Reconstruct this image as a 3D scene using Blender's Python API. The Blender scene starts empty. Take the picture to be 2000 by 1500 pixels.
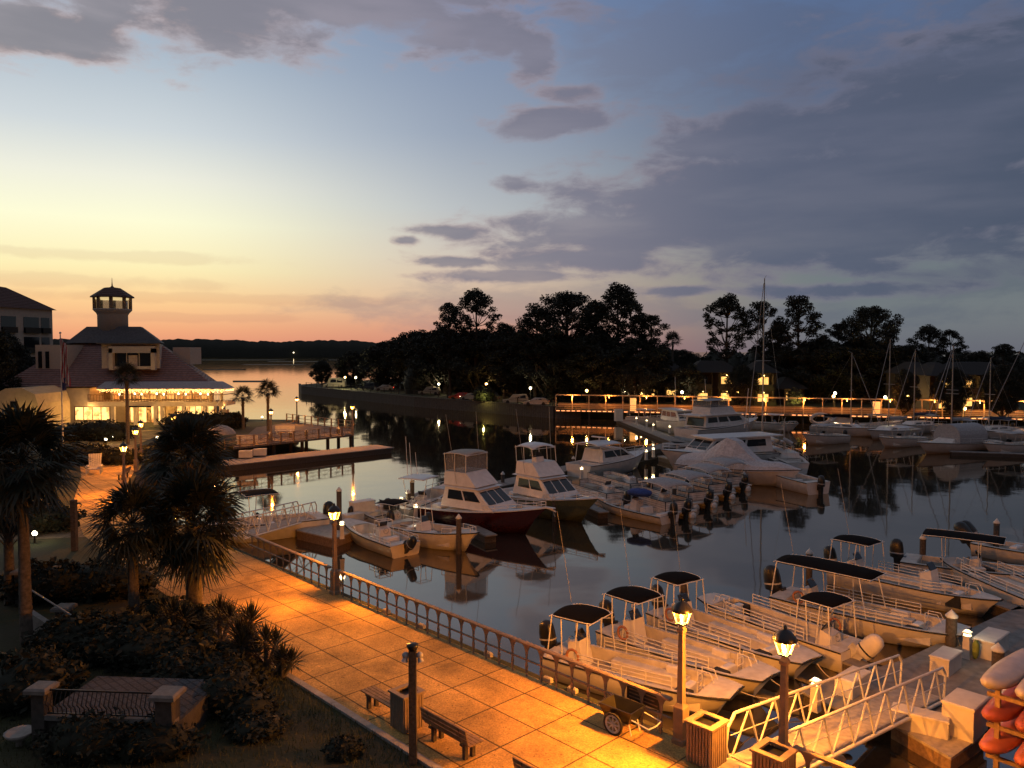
import bpy, math, random
from mathutils import Vector, Matrix
R = math.radians
S = bpy.context.scene
COL = S.collection
# ------------------------------------------------------------------ camera
CZ = 11.8; F = 1510.0; PITCH = math.atan(65 / F)
cam = bpy.data.objects.new('camera', bpy.data.cameras.new('camera')); COL.objects.link(cam)
cam.location = (0, 0, CZ); cam.rotation_euler = (math.pi / 2 - PITCH, 0, 0)
cam.data.sensor_width = 36; cam.data.lens = 36 * F / 2000
cam.data.clip_end = 9000; cam.data.clip_start = .3
S.camera = cam
S.view_settings.view_transform = 'Standard'; S.view_settings.look = 'None'
S.view_settings.exposure = 0; S.view_settings.gamma = 1
S.cycles.use_denoising = True
S.cycles.max_bounces = 6; S.cycles.transparent_max_bounces = 12
S.cycles.caustics_reflective = False; S.cycles.caustics_refractive = False
S.cycles.sample_clamp_indirect = 4
cp, sp = math.cos(PITCH), math.sin(PITCH)
def ray(u, v):
    a, b = (u - 1000) / F, (750 - v) / F
    return Vector((a, cp + b * sp, -sp + b * cp))
def at(u, v, z=0.0):            # point of the picture on the level z
    r = ray(u, v); return Vector((0, 0, CZ)) + r * ((z - CZ) / r.z)
def atd(u, v, d):               # point of the picture at distance d ahead
    r = ray(u, v); return Vector((0, 0, CZ)) + r * (d / r.y)
def lin(c):
    return tuple((x / 255 / 12.92 if x <= 10 else ((x / 255 + .055) / 1.055) ** 2.4) for x in c) + (1,)
# ------------------------------------------------------------------ world
def build_world():
    w = bpy.data.worlds.new('World'); S.world = w; w.use_nodes = True
    nt = w.node_tree; N = nt.nodes; Lk = nt.links
    bg = N['Background']
    def nd(t, **k):
        n = N.new(t)
        for a, b in k.items(): setattr(n, a, b)
        return n
    def put(sock, val):
        if hasattr(val, 'links'): Lk.new(val, sock)
        else: sock.default_value = val
    def m(op, a, b=0.0, c=None):
        n = nd('ShaderNodeMath', operation=op); put(n.inputs[0], a); put(n.inputs[1], b)
        if c is not None: put(n.inputs[2], c)
        return n.outputs[0]
    def mr(v, a, b, c=0.0, d=1.0, smooth=True):
        n = nd('ShaderNodeMapRange'); n.interpolation_type = 'SMOOTHSTEP' if smooth else 'LINEAR'
        for i, x in enumerate((v, a, b, c, d)): put(n.inputs[i], x)
        return n.outputs[0]
    def mix(f, a, b):
        n = nd('ShaderNodeMix', data_type='RGBA'); put(n.inputs[0], f); put(n.inputs[6], a); put(n.inputs[7], b)
        return n.outputs[2]
    tc = nd('ShaderNodeTexCoord'); sx = nd('ShaderNodeSeparateXYZ'); Lk.new(tc.outputs['Generated'], sx.inputs[0])
    az = m('ARCTAN2', sx.outputs[0], sx.outputs[1]); el = m('ARCSINE', sx.outputs[2])
    pos = m('DIVIDE', el, .6)
    def ramp(stops, fac=None):
        n = nd('ShaderNodeValToRGB'); e = n.color_ramp.elements
        n.color_ramp.interpolation = 'EASE' if fac is None else 'LINEAR'
        while len(e) > 1: e.remove(e[-1])
        e[0].position = stops[0][0]; e[0].color = lin(stops[0][1])
        for p, c in stops[1:]:
            x = e.new(p); x.color = lin(c)
        put(n.inputs[0], pos if fac is None else fac); n.color_ramp.interpolation = 'LINEAR'
        return n.outputs[0]
    L = ramp([(0, (226, 144, 116)), (.04, (244, 172, 126)), (.1, (255, 210, 150)), (.16, (255, 240, 184)), (.25, (255, 253, 216)),
              (.33, (240, 240, 224)), (.42, (208, 216, 220)), (.56, (172, 187, 202)), (.71, (148, 166, 190)), (1, (118, 120, 130))])
    M = ramp([(0, (206, 134, 116)), (.05, (218, 158, 132)), (.12, (222, 190, 162)), (.2, (212, 200, 186)), (.3, (190, 195, 198)),
              (.45, (156, 168, 186)), (.7, (120, 138, 170)), (1, (112, 116, 128))])
    Rr = ramp([(0, (104, 106, 116)), (.06, (114, 120, 124)), (.14, (112, 122, 126)), (.25, (100, 110, 124)), (.5, (92, 105, 132)),
               (.7, (88, 110, 148)), (1, (106, 110, 124))])
    D = ramp([(0, (34, 36, 40)), (.3, (50, 53, 60)), (.7, (96, 98, 108)), (1, (118, 118, 128))])
    base = mix(mr(az, -.46, -.03), L, M)
    base = mix(mr(az, -.16, .42), base, Rr)
    base = mix(mr(az, .6, 2.0), base, D)
    base = mix(mr(az, -.75, -1.9), base, D)
    # clouds, in azimuth / elevation
    cb = nd('ShaderNodeCombineXYZ'); put(cb.inputs[0], az); put(cb.inputs[1], el)
    nz0 = nd('ShaderNodeTexNoise'); nz0.inputs['Scale'].default_value = 5; nz0.inputs['Detail'].default_value = 3
    mp = nd('ShaderNodeVectorMath', operation='MULTIPLY'); Lk.new(cb.outputs[0], mp.inputs[0]); mp.inputs[1].default_value = (1, 2.6, 1)
    Lk.new(mp.outputs[0], nz0.inputs['Vector'])
    nz = nd('ShaderNodeTexNoise'); nz.inputs['Scale'].default_value = 11; nz.inputs['Detail'].default_value = 9; nz.inputs['Roughness'].default_value = .6; nz.inputs['Distortion'].default_value = .25
    Lk.new(mp.outputs[0], nz.inputs['Vector'])
    nz2 = nd('ShaderNodeTexNoise'); nz2.inputs['Scale'].default_value = 3.5; nz2.inputs['Detail'].default_value = 6
    mp2 = nd('ShaderNodeVectorMath', operation='MULTIPLY'); Lk.new(cb.outputs[0], mp2.inputs[0]); mp2.inputs[1].default_value = (1, 5, 1)
    Lk.new(mp2.outputs[0], nz2.inputs['Vector'])
    def field(ells):
        out = None
        for (u, v, ru, rv, *s) in ells:
            a = math.atan((u - 1000) / F); e = math.atan((685 - v) / F * math.cos(a))
            q = nd('ShaderNodeVectorMath', operation='SUBTRACT'); Lk.new(cb.outputs[0], q.inputs[0]); q.inputs[1].default_value = (a, e, 0)
            q2 = nd('ShaderNodeVectorMath', operation='MULTIPLY'); Lk.new(q.outputs[0], q2.inputs[0]); q2.inputs[1].default_value = (F / ru, F / rv, 0)
            l = nd('ShaderNodeVectorMath', operation='LENGTH'); Lk.new(q2.outputs[0], l.inputs[0])
            o = m('MULTIPLY', m('SUBTRACT', 1.0, l.outputs['Value']), s[0] if s else 1.0)
            out = o if out is None else m('MAXIMUM', out, o)
        return m('MAXIMUM', out, -.6)
    nn = m('MULTIPLY_ADD', nz.outputs[0], 2.4, -1.2)
    f1 = m('ADD', field([(90, 62, 230, 62), (400, 35, 300, 92), (720, 5, 420, 75), (930, 70, 170, 62), (1045, 110, 60, 60),
                         (1085, 243, 185, 36), (1105, 192, 75, 24), (1005, 368, 60, 22), (880, 452, 110, 22),
                         (1640, 400, 620, 150, 1.6), (1250, 455, 360, 66, 1.3), (1890, 260, 480, 190, 1.3), (1500, 275, 300, 70),
                         (1000, 540, 190, 16), (900, 512, 110, 14), (1130, 505, 260, 36), (1320, 568, 100, 14), (1640, 566, 230, 20), (800, 470, 34, 12)]), nn)
    a1 = mr(f1, -.12, .55)
    f2 = m('ADD', field([(1350, 90, 330, 80), (1750, 130, 420, 80), (1980, 30, 200, 80), (1250, 130, 150, 60), (1000, 600, 400, 50),
                         (1980, 540, 300, 40), (1500, 620, 400, 24)]), nn)
    a2 = m('MULTIPLY', mr(f2, -.1, .6), .36)
    f3 = m('ADD', field([(60, 545, 360, 16), (500, 585, 500, 12), (350, 620, 300, 10), (900, 619, 110, 6), (200, 500, 300, 12)]), nn)
    a3 = m('MULTIPLY', mr(f3, -.1, .5), .16)
    cc = ramp([(.0, (134, 130, 136)), (.35, (128, 125, 137)), (.58, (118, 117, 134)), (.76, (90, 97, 118)), (1, (74, 84, 104))], mr(az, -.6, .6, 0.0, 1.0, False))
    lit = mix(mr(az, -.5, .45), lin((206, 172, 162)), lin((122, 118, 134)))
    body = mix(mr(m('ADD', f1, m('MULTIPLY', nz2.outputs[0], 1.2)), .5, 1.2), lit, cc)
    body = mix(m('MULTIPLY', mr(nz2.outputs[0], .42, .68), .42), body, mix(.5, base, lit))
    col = mix(a3, base, lin((176, 120, 112)))
    col = mix(a2, col, cc)
    col = mix(m('MULTIPLY', a1, .88), col, body)
    # behind and overhead the deck of cloud is only the plain gradient
    Lk.new(col, bg.inputs[0]); bg.inputs[1].default_value = 1.0
build_world()
# the afterglow, the last of the sun, just at the western horizon on the left
sun = bpy.data.objects.new('sun', bpy.data.lights.new('sun', 'SUN')); COL.objects.link(sun)
sun.data.energy = .12; sun.data.angle = R(12); sun.data.color = (1, .62, .42)
sun.rotation_euler = Vector((-.55, .83, .06)).to_track_quat('Z', 'Y').to_euler()
# ------------------------------------------------------------------ materials
MT = {}
def mat(name, c, rough=.6, metal=0, var=.25, scale=6, bump=.0, bscale=40, emit=None, es=0, spec=None, alpha=None, trans=None):
    m = bpy.data.materials.new(name); m.use_nodes = True; nt = m.node_tree; N = nt.nodes; L = nt.links
    b = N['Principled BSDF']; b.inputs['Roughness'].default_value = rough; b.inputs['Metallic'].default_value = metal
    if spec is not None: b.inputs['Specular IOR Level'].default_value = spec
    tc = N.new('ShaderNodeTexCoord')
    nz = N.new('ShaderNodeTexNoise'); nz.inputs['Scale'].default_value = scale; nz.inputs['Detail'].default_value = 5
    L.new(tc.outputs['Object'], nz.inputs['Vector'])
    r = N.new('ShaderNodeValToRGB'); e = r.color_ramp.elements
    e[0].position = .3; e[1].position = .7
    e[0].color = tuple(x * (1 - var) for x in c) + (1,); e[1].color = tuple(min(1, x * (1 + var * .6)) for x in c) + (1,)
    L.new(nz.outputs[0], r.inputs[0]); L.new(r.outputs[0], b.inputs['Base Color'])
    if bump:
        n2 = N.new('ShaderNodeTexNoise'); n2.inputs['Scale'].default_value = bscale; n2.inputs['Detail'].default_value = 4
        L.new(tc.outputs['Object'], n2.inputs['Vector'])
        bp = N.new('ShaderNodeBump'); bp.inputs['Strength'].default_value = bump; bp.inputs['Distance'].default_value = .02
        L.new(n2.outputs[0], bp.inputs['Height']); L.new(bp.outputs[0], b.inputs['Normal'])
    if emit: b.inputs['Emission Color'].default_value = tuple(emit) + (1,); b.inputs['Emission Strength'].default_value = es
    if trans:
        t = N.new('ShaderNodeBsdfTransparent'); mx = N.new('ShaderNodeMixShader'); mx.inputs[0].default_value = trans
        L.new(b.outputs[0], mx.inputs[1]); L.new(t.outputs[0], mx.inputs[2]); L.new(mx.outputs[0], N['Material Output'].inputs[0])
    MT[name] = m; return m
mat('white', (.68, .66, .65), .35, var=.12, scale=2.5)
mat('cream_hull', (.66, .56, .38), .35, var=.1, scale=2)
mat('boat_deck', (.60, .57, .53), .6, var=.2, scale=3, bump=.2)
mat('grey_fibreglass', (.42, .42, .43), .5, var=.2)
mat('maroon', (.045, .010, .012), .25, var=.2)
mat('green_hull', (.10, .12, .075), .3, var=.25)
mat('black_canvas', (.005, .005, .006), 1, var=.3, spec=.1)
mat('grey_canvas', (.34, .34, .36), .9, var=.2, bump=.3, bscale=6)
mat('blue_canvas', (.02, .05, .22), .85, var=.3, bump=.3, bscale=6)
mat('dark_blue_canvas', (.04, .055, .10), .85, var=.3, bump=.3, bscale=6)
mat('tan_canvas', (.40, .35, .30), .85, var=.2, bump=.3, bscale=6)
mat('black_metal', (.015, .015, .016), .35, var=.3)
mat('rub', (.012, .012, .012), .7, var=.2)
mat('alu', (.74, .73, .71), .35, metal=.15, var=.1)
mat('steel', (.34, .33, .32), .45, metal=.4, var=.15)
mat('dark_glass', (.012, .014, .018), .06, var=.2, spec=.8)
mat('clear_vinyl', (.28, .28, .28), .15, var=.3, trans=.45)
mat('piling', (.075, .06, .048), .9, var=.45, scale=12, bump=.8, bscale=14)
mat('cap', (.62, .62, .60), .5, var=.15)
mat('timber', (.24, .16, .10), .8, var=.35, scale=9, bump=.5)
mat('timber_grey', (.22, .19, .165), .85, var=.3, scale=9, bump=.5)
mat('beam_paint', (.42, .32, .22), .6, var=.2)
mat('painted_rail', (.24, .18, .13), .6, var=.2)
mat('concrete', (.36, .33, .30), .85, var=.25, scale=5, bump=.4)
mat('dock', (.22, .205, .195), .85, var=.3, scale=3, bump=.3)
mat('box_white', (.58, .56, .53), .5, var=.12, scale=3)
mat('rubber', (.02, .02, .02), .8)
mat('wheel_white', (.6, .58, .52), .4)
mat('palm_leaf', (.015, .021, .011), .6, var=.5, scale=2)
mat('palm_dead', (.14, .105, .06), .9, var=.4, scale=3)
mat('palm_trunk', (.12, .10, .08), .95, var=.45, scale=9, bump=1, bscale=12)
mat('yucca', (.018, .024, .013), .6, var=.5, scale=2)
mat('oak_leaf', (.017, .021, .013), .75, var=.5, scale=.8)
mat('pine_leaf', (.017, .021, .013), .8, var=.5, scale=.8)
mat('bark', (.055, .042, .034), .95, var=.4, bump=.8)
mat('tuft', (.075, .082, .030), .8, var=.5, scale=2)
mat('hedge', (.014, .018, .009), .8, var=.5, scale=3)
mat('stucco', (.44, .37, .31), .9, var=.12, scale=2, bump=.3)
mat('stucco_cream', (.55, .42, .26), .9, var=.12, scale=2, bump=.3)
mat('trim', (.42, .37, .32), .8, var=.12)
mat('roof_grey', (.085, .08, .085), .8, var=.3, scale=4)
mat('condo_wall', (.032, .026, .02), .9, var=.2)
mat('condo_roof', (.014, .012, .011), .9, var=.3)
mat('ring_orange', (.34, .15, .09), .6)
mat('kayak_orange', (.50, .15, .08), .35, var=.2, scale=3)
mat('kayak_red', (.36, .09, .06), .35, var=.2, scale=3)
mat('kayak_pale', (.40, .38, .40), .4, var=.15, scale=3)
mat('car_white', (.34, .31, .24), .3); mat('car_red', (.3, .02, .02), .3); mat('car_dark', (.03, .032, .04), .3); mat('car_silver', (.35, .35, .36), .3, metal=.3)
mat('flag_red', (.30, .03, .04), .8); mat('flag_white', (.5, .48, .45), .8); mat('flag_blue', (.02, .03, .12), .8)
mat('red_light', (.5, .02, .02), .4, emit=(1, .06, .03), es=5)
mat('rope', (.5, .45, .36), .9)
HPS = (1, .305, .025); WARM = (1, .55, .16); SOFT = (1, .78, .45)
mat('bulb', (1, .8, .5), .5, emit=(1, .62, .2), es=14)
mat('bulb_far', (1, .8, .5), .5, emit=(1, .56, .16), es=9)
mat('bulb_pale', (1, .9, .7), .5, emit=(1, .85, .55), es=7)
mat('lamp_rib_glow', (.75, .6, .35), .35, emit=(1, .52, .10), es=4)  # ribs given their own glow for the bulb's light on the metal
mat('lamp_glass', (.02, .015, .01), .2, emit=(1, .55, .15), es=.05, trans=.93)
mat('leaf_litter', (.10, .06, .025), .9, var=.5)
mat('window_lit', (.6, .5, .3), .4, emit=(1, .60, .20), es=1.5, var=.4, scale=1.2)
mat('string_bulb', (.9, .8, .5), .4, emit=(1, .60, .18), es=7)
mat('strip_glow', (.9, .6, .4), .4, emit=(1, .36, .12), es=2.0)
mat('pedestal_glow', (.9, .8, .6), .4, emit=(1, .78, .38), es=6)
def roomlit(name, es, c1=(1, .62, .2), c2=(.30, .07, .01)):
    """a lit room seen through its glass: blotches of lamps, shelves and furniture give off or block the light"""
    m = mat(name, (.3, .2, .1), .5); nt = m.node_tree; N = nt.nodes; L = nt.links; b = N['Principled BSDF']
    tc = N.new('ShaderNodeTexCoord'); v = N.new('ShaderNodeTexVoronoi'); v.distance = 'CHEBYCHEV'; v.inputs['Scale'].default_value = .9
    L.new(tc.outputs['Object'], v.inputs['Vector']); n = N.new('ShaderNodeTexNoise'); n.inputs['Scale'].default_value = 1.3; n.inputs['Detail'].default_value = 4
    L.new(tc.outputs['Object'], n.inputs['Vector'])
    ad = N.new('ShaderNodeMath'); ad.operation = 'MULTIPLY_ADD'; L.new(v.outputs['Color'], ad.inputs[0]); ad.inputs[1].default_value = .45; L.new(n.outputs[0], ad.inputs[2])
    r = N.new('ShaderNodeValToRGB'); e = r.color_ramp.elements; e[0].position = .48; e[1].position = .85; e[0].color = c2 + (1,); e[1].color = c1 + (1,)
    L.new(ad.outputs[0], r.inputs[0]); L.new(r.outputs[0], b.inputs['Emission Color']); b.inputs['Emission Strength'].default_value = es
roomlit('shop_lit', 1.9); roomlit('bar_lit', 1.1, (1, .42, .10), (.16, .03, .006)); roomlit('room_dim', .09, (1, .5, .25), (.05, .02, .01))
roomlit('condo_lit', 1.4, (1, .58, .16), (.5, .2, .04))
# promenade slabs: exposed aggregate with saw-cut joints
def slab_mat(name, ang, bw, bh, c, joint=.22, spk=90):
    m = mat(name, c, .85, var=.35, scale=.7); nt = m.node_tree; N = nt.nodes; L = nt.links; b = N['Principled BSDF']
    tc = N.new('ShaderNodeTexCoord'); mp = N.new('ShaderNodeMapping'); mp.inputs['Rotation'].default_value = (0, 0, ang)
    L.new(tc.outputs['Object'], mp.inputs['Vector'])
    br = N.new('ShaderNodeTexBrick'); br.offset = 0; br.inputs['Scale'].default_value = 1
    for k, x in (('Brick Width', bw), ('Row Height', bh), ('Mortar Size', .028), ('Mortar Smooth', .3)): br.inputs[k].default_value = x
    br.inputs['Color1'].default_value = (.92, .92, .92, 1); br.inputs['Color2'].default_value = (1.08, 1.08, 1.08, 1); br.inputs['Mortar'].default_value = (joint,) * 3 + (1,)
    L.new(mp.outputs[0], br.inputs['Vector'])
    n = N.new('ShaderNodeTexNoise'); n.inputs['Scale'].default_value = 22; n.inputs['Detail'].default_value = 6; L.new(tc.outputs['Object'], n.inputs['Vector'])
    v = N.new('ShaderNodeTexVoronoi'); v.inputs['Scale'].default_value = spk; L.new(tc.outputs['Object'], v.inputs['Vector'])
    r = N.new('ShaderNodeMapRange'); L.new(n.outputs[0], r.inputs[0]); r.inputs[1].default_value = .3; r.inputs[2].default_value = .72; r.inputs[3].default_value = .58; r.inputs[4].default_value = 1.3
    src = b.inputs['Base Color'].links[0].from_socket
    mx = N.new('ShaderNodeMix'); mx.data_type = 'RGBA'; mx.blend_type = 'MULTIPLY'; mx.inputs[0].default_value = 1; L.new(src, mx.inputs[6]); L.new(br.outputs[0], mx.inputs[7])
    m2 = N.new('ShaderNodeMix'); m2.data_type = 'RGBA'; m2.blend_type = 'MULTIPLY'; m2.inputs[0].default_value = 1; L.new(mx.outputs[2], m2.inputs[6]); L.new(r.outputs[0], m2.inputs[7])
    n3 = N.new('ShaderNodeTexNoise'); n3.inputs['Scale'].default_value = .55; n3.inputs['Detail'].default_value = 9; n3.inputs['Roughness'].default_value = .7; n3.inputs['Distortion'].default_value = 1.2; L.new(tc.outputs['Object'], n3.inputs['Vector'])
    r3 = N.new('ShaderNodeMapRange'); L.new(n3.outputs[0], r3.inputs[0]); r3.inputs[1].default_value = .36; r3.inputs[2].default_value = .55; r3.inputs[3].default_value = .62; r3.inputs[4].default_value = 1.0
    m3 = N.new('ShaderNodeMix'); m3.data_type = 'RGBA'; m3.blend_type = 'MULTIPLY'; m3.inputs[0].default_value = 1; L.new(m2.outputs[2], m3.inputs[6]); L.new(r3.outputs[0], m3.inputs[7]); L.new(m3.outputs[2], b.inputs['Base Color'])
    bp = N.new('ShaderNodeBump'); bp.inputs['Strength'].default_value = .5; bp.inputs['Distance'].default_value = .012
    h = N.new('ShaderNodeMath'); h.operation = 'MULTIPLY_ADD'; L.new(br.outputs['Fac'], h.inputs[0]); h.inputs[1].default_value = -1.5; L.new(v.outputs[0], h.inputs[2])
    L.new(h.outputs[0], bp.inputs['Height']); L.new(bp.outputs[0], b.inputs['Normal'])
    return m
RD = (at(1335, 1448, 1.8) - at(662, 1160, 1.8)); RA = math.atan2(RD.y, RD.x)
slab_mat('paving', -RA, 1.75, 1.3, (.60, .37, .11))  # tan aggregate, its orange deepened to carry the lamps' glow
slab_mat('path_paving', 0, 1.5, 1.5, (.20, .155, .11))
mat('stone_cap', (.20, .19, .175), .8, var=.25, bump=.4)
mat('terrace_wall', (.075, .068, .06), .9, var=.3, bump=.5)
slab_mat('brick_terrace', R(38), .42, .2, (.095, .092, .10), joint=.45)
def wave_mat(name, c, rough, sc, axis, strength, dist=.03, c2=None):
    m = mat(name, c, rough, var=.3, scale=3); nt = m.node_tree; N = nt.nodes; L = nt.links; b = N['Principled BSDF']
    tc = N.new('ShaderNodeTexCoord'); w = N.new('ShaderNodeTexWave'); w.bands_direction = axis; w.inputs['Scale'].default_value = sc
    L.new(tc.outputs['Object'], w.inputs['Vector']); bp = N.new('ShaderNodeBump'); bp.inputs['Strength'].default_value = strength; bp.inputs['Distance'].default_value = dist
    L.new(w.outputs[0], bp.inputs['Height']); L.new(bp.outputs[0], b.inputs['Normal'])
    if c2:
        src = b.inputs['Base Color'].links[0].from_socket; mx = N.new('ShaderNodeMix'); mx.data_type = 'RGBA'
        rr = N.new('ShaderNodeMapRange'); L.new(w.outputs[0], rr.inputs[0]); rr.inputs[1].default_value = .0; rr.inputs[2].default_value = .12
        L.new(rr.outputs[0], mx.inputs[0]); mx.inputs[6].default_value = tuple(c2) + (1,); L.new(src, mx.inputs[7]); L.new(mx.outputs[2], b.inputs['Base Color'])
wave_mat('roof_tile', (.25, .145, .13), .8, 1.1, 'Z', 1, .12, (.07, .03, .025))
wave_mat('roof_tile_dark', (.10, .05, .042), .8, 1.1, 'Z', 1, .12, (.04, .02, .02))
wave_mat('planks', (.16, .13, .105), .85, 2.2, 'X', .6, .02, (.07, .055, .045))
wave_mat('fence_panel', (.66, .62, .60), .5, 2.0, 'Z', .5, .02, (.16, .14, .13))
wave_mat('skiff_floor', (.40, .37, .36), .7, 3.2, 'Y', .4, .02, (.17, .15, .145))
wave_mat('seawall', (.095, .078, .064), .9, .8, 'X', .8, .06, (.09, .07, .055))
def water_mat():
    m = bpy.data.materials.new('water'); m.use_nodes = True; nt = m.node_tree; N = nt.nodes; L = nt.links
    N.remove(N['Principled BSDF'])
    tc = N.new('ShaderNodeTexCoord')
    def noise(sc, det, sx=1, sy=1):
        mp = N.new('ShaderNodeMapping'); mp.inputs['Scale'].default_value = (sx, sy, 1); L.new(tc.outputs['Object'], mp.inputs[0])
        n = N.new('ShaderNodeTexNoise'); n.inputs['Scale'].default_value = sc; n.inputs['Detail'].default_value = det; L.new(mp.outputs[0], n.inputs['Vector']); return n.outputs[0]
    a = noise(.22, 2); b_ = noise(1.6, 3, .8, 1.1); gate = noise(.035, 3)
    mr = N.new('ShaderNodeMapRange'); L.new(gate, mr.inputs[0]); mr.inputs[1].default_value = .42; mr.inputs[2].default_value = .66; mr.inputs[3].default_value = .15; mr.inputs[4].default_value = 1
    mu = N.new('ShaderNodeMath'); mu.operation = 'MULTIPLY'; L.new(b_, mu.inputs[0]); L.new(mr.outputs[0], mu.inputs[1])
    mu2 = N.new('ShaderNodeMath'); mu2.operation = 'MULTIPLY_ADD'; L.new(mu.outputs[0], mu2.inputs[0]); mu2.inputs[1].default_value = .10; L.new(a, mu2.inputs[2])
    bp = N.new('ShaderNodeBump'); bp.inputs['Strength'].default_value = .16; bp.inputs['Distance'].default_value = .10; L.new(mu2.outputs[0], bp.inputs['Height'])
    g = N.new('ShaderNodeBsdfGlossy'); g.inputs['Roughness'].default_value = .045; g.inputs['Color'].default_value = (.95, .86, .72, 1); L.new(bp.outputs[0], g.inputs['Normal'])
    d = N.new('ShaderNodeBsdfDiffuse'); d.inputs['Color'].default_value = (.030, .027, .022, 1)
    fr = N.new('ShaderNodeFresnel'); fr.inputs['IOR'].default_value = 1.5; L.new(bp.outputs[0], fr.inputs['Normal'])
    f2 = N.new('ShaderNodeMapRange'); L.new(fr.outputs[0], f2.inputs[0]); f2.inputs[1].default_value = 0; f2.inputs[2].default_value = .8; f2.inputs[3].default_value = .22; f2.inputs[4].default_value = .98
    mx = N.new('ShaderNodeMixShader'); L.new(f2.outputs[0], mx.inputs[0]); L.new(d.outputs[0], mx.inputs[1]); L.new(g.outputs[0], mx.inputs[2])
    L.new(mx.outputs[0], N['Material Output'].inputs[0]); MT['water'] = m
water_mat()
def ground_mat(name, c1, c2, sc):
    m = mat(name, c1, 1, var=.4, scale=sc, bump=.9, bscale=12); nt = m.node_tree; N = nt.nodes; L = nt.links; b = N['Principled BSDF']
    tc = N.new('ShaderNodeTexCoord'); n = N.new('ShaderNodeTexNoise'); n.inputs['Scale'].default_value = .35; n.inputs['Detail'].default_value = 6
    L.new(tc.outputs['Object'], n.inputs['Vector']); src = b.inputs['Base Color'].links[0].from_socket
    r = N.new('ShaderNodeMapRange'); L.new(n.outputs[0], r.inputs[0]); r.inputs[1].default_value = .42; r.inputs[2].default_value = .62
    mx = N.new('ShaderNodeMix'); mx.data_type = 'RGBA'; L.new(r.outputs[0], mx.inputs[0]); L.new(src, mx.inputs[6]); mx.inputs[7].default_value = c2 + (1,); L.new(mx.outputs[2], b.inputs['Base Color'])
ground_mat('lawn', (.034, .042, .015), (.05, .043, .022), 9)
ground_mat('mud', (.10, .08, .055), (.06, .05, .04), 4)
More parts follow.
